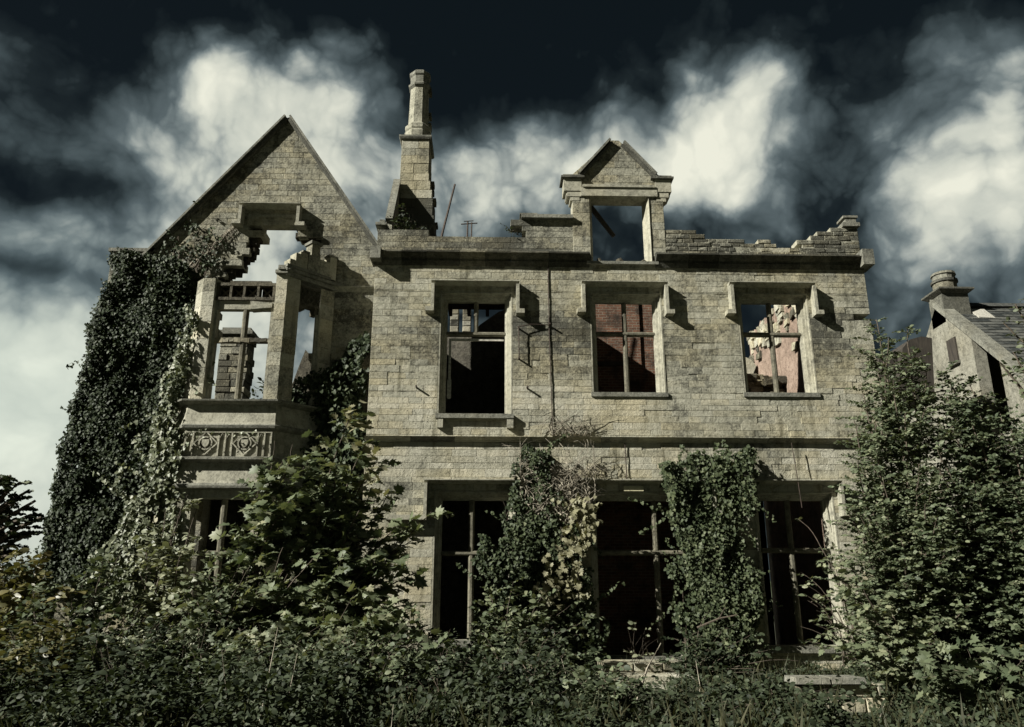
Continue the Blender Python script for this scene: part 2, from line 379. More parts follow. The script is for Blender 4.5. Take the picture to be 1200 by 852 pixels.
def hood(parent, x0, x1, zt, zl, zr, yf, proj=.25, th=.11, stop=.13, left=True, right=True):
    g = G()
    g.prism([(0, yf + .02, zt - th), (0, yf - proj * .30, zt - th), (0, yf - proj * .95, zt - th * .36), (0, yf - proj, zt - th * .34), (0, yf - proj, zt - .012), (0, yf + .02, zt)], (x0, 0, 0), (x1, 0, 0))
    for on, xa, xb, zb, s in ((left, x0, x0 + th * .8, zl, -1), (right, x1 - th * .8, x1, zr, 1)):
        if on:
            g.box(xa + .002, xb - .002, yf - proj + .004, yf + .02, zb, zt - th + .001)
            g.box(min(xa, xa + s * stop), max(xb, xb + s * stop), yf - proj - .01, yf + .02, zb - .07, zb + .045)
    return g.build('hood_mould', M['dress'], parent)

D = 19.5          # face of the main front
W = 20.3          # face of the gabled wing
B = 19.25         # face of its bay window

# ================================================================== ground
def build_ground():
    g = G(); n = 60
    xs = [math.copysign(abs(u) ** 3, u) * 900 for u in np.linspace(-1, 1, n)]
    ys = [15 + math.copysign(abs(u) ** 3, u) * 900 for u in np.linspace(-1, 1, n)]
    def h(x, y):
        r = math.hypot(x, y - 15)
        return .12 * mnoise.noise((x * .3, y * .3, 0)) * math.exp(-r / 60) + .25 * min(1, max(0, (y - 13) / 6)) * math.exp(-r / 60)
    vs = [(x, y, h(x, y)) for y in ys for x in xs]
    g.add(vs, [(j*n+i, j*n+i+1, (j+1)*n+i+1, (j+1)*n+i) for j in range(n-1) for i in range(n-1)])
    tag(g.build('ground', M['ground']), 'rough weedy ground in front of and around the ruin', None, None, 'structure')
build_ground()

# ================================================================== the main front
house = thing('ruined_mansion', 'roofless stone mansion front with three upper windows, parapet and dormer', 'building')
XL, XR = -3.11, 9.98
WIN = [(-1.37, .52, 6.20, 9.52), (2.55, 4.45, 6.80, 9.54), (6.45, 8.35, 6.82, 9.57)]
GWIN = [(-1.38, .62, .85, 4.30), (2.40, 5.30, .50, 4.30), (6.42, 8.42, .72, 4.32)]
def main_tone(x, z):
    v = .12 * mnoise.noise((x * .45, z * .45, 3.1))
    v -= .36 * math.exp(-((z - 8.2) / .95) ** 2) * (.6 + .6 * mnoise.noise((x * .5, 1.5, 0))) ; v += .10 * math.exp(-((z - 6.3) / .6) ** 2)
    if 6.3 < z < 6.95 and x < 3.0: v += .22 if mnoise.noise((x * 1.7, z * 3, 9)) > -.1 else 0
    if z < 5.6: v += .06 + (.18 if random.random() < .25 else -.12 if random.random() < .2 else 0)
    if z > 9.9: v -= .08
    return v
def main_erode(x, z):
    n = mnoise.noise((x * 1.3, z * 1.9, 5.5)); e = 0
    if x > 8.3 and n > .42: e = .05
    if n > .55: e = .012
    if z < 6.35 and z > 5.7 and x > 6.5 and n > .4: e = .010
    return e
RAG = lambda x, z: not (x > 9.75 and mnoise.noise((z * 1.4, 2.2, 0)) > .5)
stone_wall(house, XL, XR, .2, 10.40, D, .65, h=.17, openings=WIN + GWIN, wmin=.22, wmax=.85, tonefn=main_tone, erode=main_erode, keep=RAG,
           hide=lambda x, z: z < 4.5 or (z < 5.5 and .3 < x < 2.2) or (z < 5.5 and 4 < x < 6.5), name='facade_wall')
# quoins stand a little proud at both ends are part of the coursing; the string course
def string(g, x0, x1, z0, z1, yf, pr):
    h = z1 - z0; g.prism([(0, yf + .02, z0), (0, yf - pr * .18, z0), (0, yf - pr * .35, z0 + h * .3), (0, yf - pr * .9, z0 + h * .74), (0, yf - pr, z0 + h * .78), (0, yf - pr, z1 - .03), (0, yf + .02, z1)], (x0, 0, 0), (x1, 0, 0))
def jointed(part, piece, mat, parent, x0, x1, fn, lmin=.6, lmax=1.15):
    e = obj(part, None, parent); x = x0
    while x < x1 - .01:
        q = x + random.uniform(lmin, lmax)
        if x1 - q < .4: q = x1
        g = G(); fn(g, x + .003, q - .003); dy, dz = random.uniform(-.007, .007), random.uniform(-.005, .005)
        g.v = [(a + random.uniform(-.004, .004), b + dy + random.uniform(-.004, .004), c + dz + random.uniform(-.004, .004)) for a, b, c in g.v]; tn = random.gauss(0, .12); g.t = [tn] * len(g.t)
        g.build(piece, M[mat], e); x = q
jointed('string_course', 'moulding_stone', 'dress', house, XL - .02, XR + .04, lambda g, a, b: string(g, a, b, 5.52, 5.66, D, .16))
def cor(g, x0, x1):
    string(g, x0, x1, 10.38, 10.60, D, .27)
    g.prism([(0, D + .02, 10.26), (0, D - .03, 10.26), (0, D - .09, 10.378), (0, D + .02, 10.378)], (x0, 0, 0), (x1, 0, 0))
    g.box(x0, x1, D - .17, D + .3, 10.597, 10.64)
for x0, x1 in ((XL - .06, 2.58), (4.34, XR - .02)): jointed('cornice', 'cornice_stone', 'dark', house, x0, x1, cor)  # dark stone paints in the shade of the undercut profile
one('cornice_end', M['lead'], house, lambda g: g.box(XL - .10, XL + .17, D - .36, D + .25, 10.32, 10.66))
one('cornice_end', M['lead'], house, lambda g: g.box(XR - .14, XR + .16, D - .33, D + .25, 10.30, 10.74))

# parapet: three stretches of coursed stone, the last two crumbled
par = G()
def ragged(pts):
    def top(x):
        for (xa, za), (xb, zb) in zip(pts, pts[1:]):
            if xa <= x <= xb: return za + (zb - za) * (x - xa) / max(1e-6, xb - xa)
        return -9
    return top
tl = ragged([(-3.1, 11.42), (-2.95, 11.42), (-2.94, 11.32), (-1.45, 11.30), (-1.2, 11.2), (.55, 11.16), (.6, 11.3), (.78, 11.34), (.8, 11.64), (2.2, 11.64)])
stone_wall(house, -3.1, 2.19, 10.64, 11.66, D + .02, .42, h=.17, wmin=.4, wmax=.9, keep=lambda x, z: z + .06 < tl(x) + .03 * mnoise.noise((x * 5, 0, 1)),
           limit=20, name='parapet', tonefn=lambda x, z: -.22)
tr = ragged([(4.6, 11.48), (5.35, 11.46), (5.5, 11.30), (6.3, 11.18), (7.4, 11.12), (7.6, 11.00), (8.4, 10.96), (8.5, 11.18), (8.9, 11.30), (9.0, 11.45), (9.4, 11.55), (9.97, 11.62)])
stone_wall(house, 4.62, 9.97, 10.64, 11.66, D + .02, .42, h=.13, wmin=.16, wmax=.5, keep=lambda x, z: z + .03 < tr(x) + .07 * mnoise.noise((x * 3.1, 0, 1)),
           limit=40, name='parapet', tonefn=lambda x, z: -.26, rough=.012, joint=.007, bj=.02, bch=.016, tvar=.06)
one('coping_stone', M['lead'], house, lambda g: (g.box(.76, 2.16, D - .12, D + .5, 11.66, 11.76), g.box(.72, 1.2, D - .10, D + .5, 11.765, 11.80)))
one('coping_stone', M['lead'], house, lambda g: (g.box(-3.16, -2.86, D - .06, D + .4, 11.42, 11.50), g.box(-3.06, -2.92, D, D + .25, 11.50, 11.60)))
one('coping_stone', M['lead'], house, lambda g: (g.box(9.55, 10.02, D - .06, D + .45, 11.55, 11.66), g.box(9.66, 9.95, D, D + .35, 11.66, 11.82), g.box(9.60, 10.0, D - .03, D + .4, 11.82, 11.88)))

# ---- windows of the main front
def lights(parent, x0, x1, z0, z1, mull, trans, mw=.125, tw=.12, y=D + .24, split=None):
    for x, za, zb in mull:
        bar(x - mw/2, x + mw/2, y, y + .14, za, zb).build('mullion', M['frame'], parent)
    for z, xa, xb in trans:
        bar(xa, xb, y - .012, y + .13, z - tw/2, z + tw/2).build('transom', M['frame'], parent)
for k, (x0, x1, z0, z1) in enumerate(WIN):
    wn = surround(house, x0, x1, z0, z1, D, PROF)
    wn['label'] = ['upper window with mullion lost below the transom', 'upper window with red brick behind', 'upper window with sky and pink plaster behind'][k]
    hx = [(-1.60, .70), (2.33, 4.60), (6.24, 8.52)][k]
    hood(wn, hx[0], hx[1], [9.78, 9.80, 9.82][k], 8.97, 8.93 + .02 * k, D)
    xm = [-.43, 3.50, 7.40][k]; zt = [8.44, 8.48, 8.50][k]
    lights(wn, x0, x1, z0, z1, [(xm, zt + .05 if k == 0 else z0, z1 - .18)], [(zt, x0 + .18, x1 - .18)])
    one('sill', M['lead'], wn, lambda g: g.box(x0 - .03, x1 + .03, D - (.14 if k == 0 else .05), D + .30, z0 - .10, z0 + .012))
    if k == 0:
        def fr(g):
            g.box(x0 + .24, x0 + .30, D + .29, D + .34, z0 + .5, zt - .16); g.box(x0 + .22, x0 + .32, D + .27, D + .345, z0 + .52, z0 + 1.0)
            g.box(x0 + .24, x1 - .22, D + .30, D + .345, zt - .17, zt - .11)
        one('casement_frame', M['palewood'], wn, fr)
        one('sill_bracket', M['dress'], wn, lambda g: (g.box(x0 + .02, x0 + .16, D - .12, D + .02, z0 - .34, z0 - .101)))
        one('sill_bracket', M['dress'], wn, lambda g: (g.box(x1 - .14, x1 + .02, D - .12, D + .02, z0 - .34, z0 - .101)))
GL = ['tall ground floor window at the left half hidden by creeper', 'wide ground floor window between the two ivy columns', 'ground floor window beside the large leafy bush']
for k, (x0, x1, z0, z1) in enumerate(GWIN):
    wn = surround(house, x0, x1, z0, z1, D, PROF); wn['label'] = GL[k]
    hx = [(-1.62, .78), (2.20, 5.45), (6.25, 8.60)][k]
    hood(wn, hx[0], hx[1], 4.57 + .01 * k, 3.66, 3.78, D, .25, .10, .12 if k else .9)
    xm = [-.47, 4.03, 7.36][k]; zt = [2.84, 2.86, 2.92][k]
    lights(wn, x0, x1, z0, z1, [(xm, z0, z1 - .18)], [(zt, x0 + .18, x1 - .18)], .135, .12)
    one('sill', M['lead'], wn, lambda g: g.box(x0 - .03, x1 + .03, D - .12, D + .30, z0 - .14, z0 + .012))
one('pale_block', M['cream'], house, lambda g: g.box(3.24, 3.72, D - .10, D + .12, 4.305, 4.425))
# thin conduits left on the wall
def pipe(pts, r=.016):
    g = G(); g.tube(pts, r, 6); return g.build('conduit', M['iron'], house)
pipe([(1.47, D - .022, 10.3), (1.475, D - .022, 8.4), (1.50, D - .025, 7.2), (1.53, D - .022, 5.67)], .013)
pipe([(.68, D - .12, 8.52), (1.0, D - .10, 8.60), (1.47, D - .06, 8.60)], .013)
pipe([(.68, D - .12, 8.50), (.69, D - .12, 7.7)], .014)
pipe([(3.32, D - .04, 5.5), (3.33, D - .04, 4.6)], .012); pipe([(7.45, D - .19, 5.5), (7.5, D - .22, 4.6), (7.52, D - .25, 3.9)], .01)
for x, z in ((.68, 8.51), (.69, 7.68), (1.48, 8.60), (-1.9, 6.9), (.9, 6.9)):
    one('iron_bracket', M['iron'], house, lambda g: g.tube([(x, D + .02, z), (x, D - .15, z + .01)], .025, 6))

# ---- dormer
def stones_on(parent, name, x0, x1, z0, z1, yf, th, **k):
    return stone_wall(parent, x0, x1, z0, z1, yf, th, name=name, **k)
stone_wall(house, 2.16, 2.63, 10.64, 12.40, D + .0, .45, h=.26, wmin=.25, wmax=.5, name='dormer_jamb', limit=14, tonefn=lambda x, z: -.16)
stone_wall(house, 4.26, 4.66, 10.60, 12.40, D + .0, .45, h=.26, wmin=.25, wmax=.5, name='dormer_jamb', limit=14, tonefn=lambda x, z: -.16)
dh = stone_wall(house, 2.0, 4.86, 12.40, 14.15, D + .0, .45, h=.22, wmin=.3, wmax=.7, name='dormer_gable', limit=50, tonefn=lambda x, z: -.14,
           lines=[(-1.0, .98, 12.98 * .98 - 2.12), (1.0, .98, 12.98 * .98 + 4.66)], keep=lambda x, z: not (z > 13.9 and x > 3.38))
one('dormer_lintel', M['dress'], house, lambda g: (g.box(2.40, 4.50, D - .06, D + .40, 12.37, 12.62), g.box(2.45, 4.42, D - .10, D + .3, 12.625, 12.70)))
one('dormer_kneeler', M['dress'], house, lambda g: (g.box(1.93, 2.42, D - .05, D + .45, 12.52, 12.90), g.box(2.02, 2.40, D - .03, D + .45, 12.36, 12.518), g.box(2.10, 2.36, D - .015, D + .4, 12.24, 12.358)))
one('dormer_kneeler', M['dress'], house, lambda g: (g.box(4.46, 4.90, D - .05, D + .45, 12.52, 12.90), g.box(4.46, 4.82, D - .03, D + .45, 12.36, 12.518), g.box(4.48, 4.74, D - .015, D + .4, 12.24, 12.358)))
def slope(g, p, q, t0, t1, ya, yb): rake(g, p, q, t0, t1, ya, yb)
for p, q, x0, x1 in (((2.40, 12.98), (3.30, 14.06), 1.86, 2.5), ((4.46, 12.98), (3.60, 13.99), 4.34, 4.97)):
    one('dormer_coping', M['dark'], house, lambda g: (g.box(x0, x1, D - .12, D + .5, 12.905, 12.96), rake(g, p, q, -.05, .015, D - .09, D + .5)))
    one('coping_roll', M['lead'], house, lambda g: (g.box(x0 + .05, x1 - .05, D - .08, D + .45, 12.962, 13.01), rake(g, (p[0], p[1] + .03), (q[0], q[1] + .03), .03, .085, D - .14, D + .45)))
db = one('dormer_frame', M['dress'], house, lambda g: g.loft([[(a, y, 10.42), (b, y, 10.42), (b, y, c), (a, y, c)] for a, b, c, y in
     ((2.63, 4.26, 12.37, D - .03), (2.68, 4.21, 12.33, D + .06), (2.70, 4.18, 12.31, D + .2), (2.73, 4.13, 12.28, D + .34), (2.63, 4.26, 12.36, D + .36))]))
one('dormer_sill', M['lead'], house, lambda g: g.box(2.5, 4.42, D - .1, D + .42, 10.33, 10.41))
for k, (x, w_, h_) in enumerate(((2.86, .13, .16), (3.40, .22, .15), (4.02, .24, .10))):
    g = G(); g.tube([(x, D + .1, 10.41), (x + .01, D + .11, 10.41 + h_ * .5), (x - .02, D + .1, 10.41 + h_)], [w_ * .52, w_ * .5, w_ * .34], 5)
    tag(g.build('loose_stone', M['core']), ['small upright loose stone at the left on the dormer sill', 'rounded loose stone in the middle of the dormer sill', 'flat loose stone on the dormer sill by the sunlit jamb'][k], 'stone', 'loose stones on the dormer sill')
g = G(); g.tube([(2.64, D + .42, 12.40), (3.36, D + .55, 11.45)], [.085, .065], 5)
tag(g.build('fallen_timber', M['wood']), 'dark broken timber slanting across the empty dormer opening', 'timber')

# ---- chimney behind the left end of the parapet
ch = obj('chimney_stack', None, house); CY = 22.6
def sq(cx, cy, a, b, z): return [(cx - a, cy - b, z), (cx + a, cy - b, z), (cx + a, cy + b, z), (cx - a, cy + b, z)]
def octo(cx, cy, r, z): return [(cx + r * math.cos(R(22.5 + 45 * k)), cy + r * math.sin(R(22.5 + 45 * k)), z) for k in range(8)]
cx = -2.47
# square base course by course
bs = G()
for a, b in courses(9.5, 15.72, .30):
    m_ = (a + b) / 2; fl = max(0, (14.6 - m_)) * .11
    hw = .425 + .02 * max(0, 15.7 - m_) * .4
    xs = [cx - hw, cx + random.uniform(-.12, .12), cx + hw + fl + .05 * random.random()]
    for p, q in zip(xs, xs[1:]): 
        bs.block(p + .004, q - .004, CY - .55 + random.uniform(-.01, .01), a + .004, b - .004, depth=1.1, tone=random.gauss(.0, .1) - (.45 if m_ < 13.6 else 0))  # lower courses toned dark to paint the shadowed void beside the stub
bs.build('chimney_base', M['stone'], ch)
one('chimney_cap_slab', M['lead'], ch, lambda g: (g.loft([sq(cx, CY, .48, .60, 15.72), sq(cx, CY, .51, .63, 15.78), sq(cx, CY, .51, .63, 15.84), sq(cx, CY, .46, .5, 15.92)], 0, True)))
def shaft(g):
    prof = [(15.9, .45), (16.18, .45), (16.24, .41), (16.30, .44), (16.42, .44), (16.52, .35)]
    z = 16.52; r = .345
    while z < 17.9: prof += [(z + .012, r), (z + .30, r - .008)]; z += .312; r -= .008
    g.loft([octo(cx + .02, CY, r_, z_) for z_, r_ in prof], 0, True)
one('chimney_shaft', M['stone'], ch, shaft)
one('chimney_cap', M['lead'], ch, lambda g: g.loft([octo(cx + .02, CY, r_, z_) for z_, r_ in ((17.85, .31), (17.93, .38), (18.0, .39), (18.06, .33), (18.30, .325), (18.36, .365), (18.46, .365), (18.52, .30))], 0, True))
for z in np.arange(12.6, 17.9, .2):
    if z > 14.4 and z < 16.0 or random.random() < .35: continue
    x = cx + (.44 + max(0, 14.6 - z) * .11 if z < 15.9 else .31)
    one('toothing_stone', M['stone'], ch, lambda g: g.block(x, x + random.uniform(.03, .15), CY + random.uniform(-.1, .2), z, z + random.uniform(.09, .19), depth=.3, tone=-.25, j=.035))
# raking stub of the old roof gable running back to the stack
def stub(g):
    pr_ = [(20.6, 9.6), (20.75, 12.20), (21.95, 14.06), (22.7, 14.06), (22.7, 9.6)]
    g.prism([(0, y, z) for y, z in pr_], (-3.04, 0, 0), (-2.90, 0, 0))
one('roof_gable_stub', M['stone'], ch, stub)
def stubcop(g): g.prism([(0, 20.62, 12.22), (0, 21.96, 14.25), (0, 22.0, 14.08), (0, 20.75, 12.12)], (-3.08, 0, 0), (-2.87, 0, 0))
one('stub_coping', M['lead'], ch, stubcop)
g = G(); g.tube([(-1.55, 20.3, 10.9), (-1.40, 20.3, 11.7), (-1.10, 20.3, 13.15)], [.04, .036, .03], 6)
tag(g.build('metal_pole', M['iron']), 'thin dark pole leaning behind the parapet beside the chimney', 'pole')
g = G(); g.tube([(-.72, 20.2, 11.0), (-.71, 20.2, 11.92)], .024, 5); g.tube([(-.60, 20.2, 11.0), (-.60, 20.2, 11.90)], .02, 5)
g.tube([(-.90, 20.2, 11.84), (-.44, 20.2, 11.88)], .018, 5); g.tube([(-.82, 20.2, 11.93), (-.55, 20.2, 11.95)], .014, 5)
tag(g.build('aerial', M['iron']), 'small rusty aerial standing up behind the parapet', 'aerial')

# ================================================================== inside the shell
iw = thing('interior_shell', 'dark inner rooms of the roofless mansion seen through its windows', 'building')
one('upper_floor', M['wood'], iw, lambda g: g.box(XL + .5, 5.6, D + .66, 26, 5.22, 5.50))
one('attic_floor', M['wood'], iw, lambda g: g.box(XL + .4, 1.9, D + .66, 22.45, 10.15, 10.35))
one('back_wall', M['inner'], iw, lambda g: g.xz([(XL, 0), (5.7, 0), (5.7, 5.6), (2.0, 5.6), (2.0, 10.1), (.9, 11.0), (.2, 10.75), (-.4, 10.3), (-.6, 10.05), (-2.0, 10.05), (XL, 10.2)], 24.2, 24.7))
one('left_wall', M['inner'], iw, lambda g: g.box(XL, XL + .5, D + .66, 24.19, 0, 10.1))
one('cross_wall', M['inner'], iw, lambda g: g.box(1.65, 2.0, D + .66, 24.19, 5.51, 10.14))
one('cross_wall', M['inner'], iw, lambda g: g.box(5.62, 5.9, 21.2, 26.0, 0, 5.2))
for x in np.arange(-2.4, 1.6, .55):
    one('ceiling_joist', M['wood'], iw, lambda g: g.box(x, x + .1, D + .67, 22.45, 9.93, 10.148))
for x in (-1.36, -.96):
    one('pale_pier', M['render'], iw, lambda g: [g.block(x, x + .27, 24.2, a, b - .012, depth=.4, tone=random.gauss(.1, .2), j=.02, ch=.02) for a, b in courses(10.06, 10.85, .2)])
g = G()
tb = ragged([(1.9, 11.3), (2.6, 11.45), (3.5, 11.2), (4.4, 11.35), (5.2, 10.9), (5.9, 10.2), (6.4, 9.2)])
pts = [(x, tb(x) + .12 * mnoise.noise((x * 4, 1, 0))) for x in np.arange(1.95, 6.4, .12)]
bw = thing('inner_brick_wall', 'red brick inner wall seen through the middle upper window', 'wall')
one('brickwork', M['brick'], bw, lambda g: g.xz([(1.95, 0), (6.35, 0)] + [(float(a), float(b)) for a, b in reversed(pts)], 22.9, 23.3))
one('brick_pier', M['brick'], bw, lambda g: g.box(4.12, 4.5, 22.84, 22.95, 5.5, 10.95))
one('wall_plate', M['wood'], bw, lambda g: g.box(1.98, 4.1, 22.82, 22.95, 8.55, 8.67))
rw = thing('end_wall', 'broken end wall with pink plaster seen through the upper window at the right', 'wall')
def endw(g):
    prof = [(20.16, 0), (20.16, 10.3)]
    for y in np.arange(20.3, 27.4, .22):
        prof.append((float(y), float(10.95 + .02 * (y - 22) + .38 * mnoise.noise((y * 1.9, 3.3, 0)) + .12 * random.uniform(-1, 1))))
    prof.append((27.4, 0))
    g.prism([(0, y, z) for y, z in prof], (9.38, 0, 0), (9.93, 0, 0))
one('plastered_wall', M['plaster'], rw, endw)
rb = G()
for k in range(110):
    y = random.uniform(20.4, 27.2); top = 10.95
    z = top - abs(random.gauss(0, .55)) + .1
    s = random.uniform(.07, .2)
    rb.block(0, 0, 0, 0, 0) if False else rb.hull8([(9.38 - s * .5 + (random.uniform(-.04, .04)), y + a * s + random.uniform(-.04, .04), z + b * s * .7 + random.uniform(-.04, .04)) if c == 0 else (9.45, y + a * s, z + b * s * .7)
          for b in (-1, 1) for a, c in ((-1, 0), (1, 0), (1, 1), (-1, 1))], random.gauss(.1, .25))
o = rb.build('rubble_stones', M['stone'], rw); o['kind'] = 'stuff'
bk = thing('back_rubble_wall', 'jagged dark rear wall seen low in the upper window at the right', 'wall')
def bkw(g):
    prof = [(4.6, 0)]
    for x in np.arange(9.3, 4.55, -.16): prof.insert(0, (float(x), float(9.5 + .6 * abs(mnoise.noise((x * 1.3, 8.8, 0))) + .25 * random.random())))
    prof.insert(0, (9.3, 0)); g.xz(prof, 26.6, 27.2)
one('rubble_wall', M['stone'], bk, bkw)
hp = G()
for k in range(150):
    x = random.uniform(7.0, 9.3); top = 8.45 + .5 * mnoise.noise((x * 1.6, 4.4, 0)) + .3 * (x - 8); z = random.uniform(7.0, top); q = random.uniform(.10, .26)
    hp.block(x - q, x + q, 24.2 + random.uniform(-.15, .25), z - q * .6, z + q * .6, depth=.5, tone=random.gauss(-.1, .3), j=.07, ch=.05)
o = hp.build('rubble_heap', M['core'], bk); o['kind'] = 'stuff'

# ================================================================== the gabled wing
wing = thing('gabled_wing', 'gabled stone wing with a gaping hole above its bay window', 'building')
HOLE = [(-7.62, 6.3), (-7.55, 10.15), (-7.15, 10.45), (-6.80, 10.95), (-6.62, 11.35), (-6.62, 11.93), (-5.40, 11.93), (-5.38, 11.55), (-4.90, 11.5), (-4.95, 11.15), (-4.70, 11.0), (-4.62, 6.3)]
AP = (-5.99, 15.16); LF = (-9.33, 10.90)
sl_l = (AP[1] - LF[1]) / (AP[0] - LF[0]); sl_r = 1.47
lines = [(-sl_l, 1, AP[1] - sl_l * AP[0]), (sl_r, 1, AP[1] + sl_r * AP[0])]
def wing_tone(x, z): return .16 * mnoise.noise((x * .5, z * .5, 7.1)) - .12 - (.05 if x < -7 else 0)
stone_wall(wing, -10.45, -2.95, .2, 10.90, W, .55, h=.18, openings=[(-7.2, -4.9, .6, 4.3), (-8.3, -4.45, 4.4, 6.3)], keep=lambda x, z: not inside(HOLE, x, z), tonefn=wing_tone,
           limit=90, hide=lambda x, z: z < 5 or x < -8.5, name='wing_wall')
stone_wall(wing, -9.4, -2.95, 10.90, 15.2, W, .55, h=.18, keep=lambda x, z: not inside(HOLE, x, z), lines=lines, tonefn=wing_tone, limit=170, name='gable_wall')
RR = (-2.95, AP[1] - sl_r * 3.04)
for p in ((-9.50, 10.68), RR):
    one('gable_coping', M['dark'], wing, lambda g: rake(g, p, (-5.985, 15.17), -.02, .06, W - .12, W + .62))
    one('coping_roll', M['lead'], wing, lambda g: rake(g, (p[0], p[1] + .01), (-5.987, 15.19), .06, .115, W - .17, W + .55))  # paler roll puts the lit edge line of the coping into colour
one('kneeler', M['lead'], wing, lambda g: g.box(-10.5, -9.25, W - .12, W + .6, 10.90, 11.0))
one('flank_wall', M['stone'], wing, lambda g: g.box(-10.45, -9.9, W + .56, 23.2, 0, 10.6))
one('string_course', M['dress'], wing, lambda g: string(g, -4.5, -3.1, 9.80, 9.96, W, .14))
wh = one('window_head', M['dress'], wing, lambda g: (g.box(-6.86, -5.42, W + .03, W + .5, 11.92, 12.24), g.box(-6.7, -5.5, W - .02, W + .07, 12.03, 12.11), g.box(-6.62, -5.5, W + .05, W + .4, 11.83, 11.918)))
hood(wh, -7.04, -5.36, 12.36, 11.76, 11.72, W, .30, .11, .16)
# toothed broken edge of the hole, dark rubble
for (xa, za), (xb, zb) in list(zip(HOLE[1:5], HOLE[2:6])) + list(zip(HOLE[7:10], HOLE[8:11])):
    for k in range(5):
        u = (k + random.random()) / 5; x = xa + (xb - xa) * u; z = za + (zb - za) * u
        q = random.uniform(.10, .2); one('broken_stone', M['core'], wing, lambda g: g.block(x - q, x + q * .8, W + random.uniform(.05, .3), z - .08, z + .08, depth=.22, tone=-.3, j=.025))

# ---- bay window
bay = obj('bay_window', None, wing); bay['label'] = 'canted two storey bay window, its upper stage open to the sky'
FX0, FX1 = -7.46, -5.32
def bay_loop(o, z, y_back=W + .02):
    k = .414
    dep = y_back - (B - o)
    return [(FX0 - o * k, B - o, z), (FX1 + o * k, B - o, z), (FX1 + o * k + dep, y_back, z), (FX0 - o * k - dep, y_back, z)]
def stage(name, levels, mat='dress'):
    g = G(); g.loft([bay_loop(o, z) for z, o in levels], 0, True); return g.build(name, M[mat], bay)
stage('upper_sill', [(6.36, .06), (6.42, .22), (6.46, .23), (6.50, .03)], 'lead')
stage('upper_apron', [(5.86, .10), (5.92, .08), (6.36, .0)])
stage('apron_moulding', [(5.72, .03), (5.77, .11), (5.83, .13), (5.862, .10)], 'lead')
stage('panel_stage', [(5.08, .0), (5.722, .0)])
stage('panel_sill', [(4.92, .04), (4.98, .21), (5.04, .21), (5.082, .01)], 'lead')
stage('lower_apron', [(4.42, .10), (4.48, .08), (4.93, .0)])
stage('lower_hood', [(4.28, .02), (4.31, .14), (4.36, .15), (4.422, .1)], 'lead')
pn = [o for o in bay.children if o.name.startswith('panel_stage')][0]
def tracery(g, xc):
    y = B - .03; s = .285; zc = 5.40
    dm = [(xc, zc + s), (xc + s, zc), (xc, zc - s), (xc - s, zc)]
    for i in range(4): g.tube([(dm[i][0], y, dm[i][1]), (dm[i-1][0], y, dm[i-1][1])], .022, 4)
    g.tube([(xc + .155 * math.cos(a), y, zc + .155 * math.sin(a)) for a in np.linspace(0, 2 * math.pi, 17)], .022, 4)
    for a in range(4): g.tube([(xc + .155 * math.cos(a * math.pi/2 + .785), y, zc + .155 * math.sin(a * math.pi/2 + .785)), (xc + .24 * math.cos(a * math.pi/2 + .785), y, zc + .24 * math.sin(a * math.pi/2 + .785))], .014, 4)
def shield(g, xc, flip):
    zc = 5.40; y = B - .055
    pts = [(xc - .085, zc + .09), (xc + .085, zc + .09), (xc + .085, zc - .01), (xc + .05, zc - .07), (xc, zc - .10), (xc - .05, zc - .07), (xc - .085, zc - .01)]
    g.xz(pts, y, y + .06)
for i, xc in enumerate((-6.93, -5.99)):
    one('tracery', M['dress'], pn, lambda g: tracery(g, xc)); one('shield', M['dress'], pn, lambda g: shield(g, xc, i))
def ribs(g):
    y = B - .03
    for x in (-7.42, -7.24, -6.62, -6.46, -6.30, -5.68, -5.52, -5.36): g.box(x - .018, x + .018, B - .045, B + .01, 5.085, 5.72)
    for a in (-7.33, -6.54, -6.38, -5.60): g.tube([(a - .08, y, 5.48), (a, y, 5.66), (a + .08, y, 5.48)], .014, 4)
    g.box(FX0 + .02, FX1 - .02, B - .05, B + .01, 5.66, 5.715)
one('panel_ribs', M['dress'], pn, ribs)
for x in (-6.93, -5.99): one('recess_shade_patch', M['inner'], pn, lambda g: g.box(x - .15, x + .15, B - .008, B + .01, 5.25, 5.55))  # flat dark patches paint the shade of recesses; nothing is hollowed
# upper stage: corner posts, mullion, transom, pierced panel band, cornice
def postf(g, pts, z0, z1):
    zs = courses(z0, z1, .42)
    for a, b in zs:
        j = random.uniform(-.004, .004)
        g.prism([(x + j, y + j, 0) for x, y in pts], (0, 0, a + .004), (0, 0, b - .004), random.gauss(.1, .1))
    cx_ = sum(p[0] for p in pts) / len(pts); cy_ = sum(p[1] for p in pts) / len(pts)
    g.prism([(cx_ + (x - cx_) * .95, cy_ + (y - cy_) * .95, 0) for x, y in pts], (0, 0, z0), (0, 0, z1), -.2)
c45 = .7071
def onR(tt, off=0): return (FX1 + tt * c45 + off * c45, B + tt * c45 - off * c45)       # along the right cant
def onL(tt, off=0): return (FX0 - tt * c45 - off * c45, B + tt * c45 - off * c45)
one('corner_post', M['stone'], bay, lambda g: postf(g, [(FX0, B), (FX0 + .30, B), (FX0 + .42, B + .3), (FX0 + .05, B + .42), onL(.34)], 6.50, 9.74))
one('corner_post', M['stone'], bay, lambda g: postf(g, [(FX1 - .28, B), (FX1, B), onR(.40), (FX1 + .02, B + .5), (FX1 - .36, B + .3)], 6.50, 9.86))
one('end_post', M['stone'], bay, lambda g: postf(g, [onR(1.02), onR(1.45), (FX1 + 1.02, W + .02), (FX1 + .7, W + .0)], 6.50, 9.78))
one('jamb_shaft', M['dress'], bay, lambda g: (g.tube([(*onR(.99, -.05), 6.5), (*onR(.99, -.05), 9.0)], .055, 8), g.tube([(*onR(1.04, .0), 6.5), (*onR(1.03, .0), 9.1)], .04, 8)))
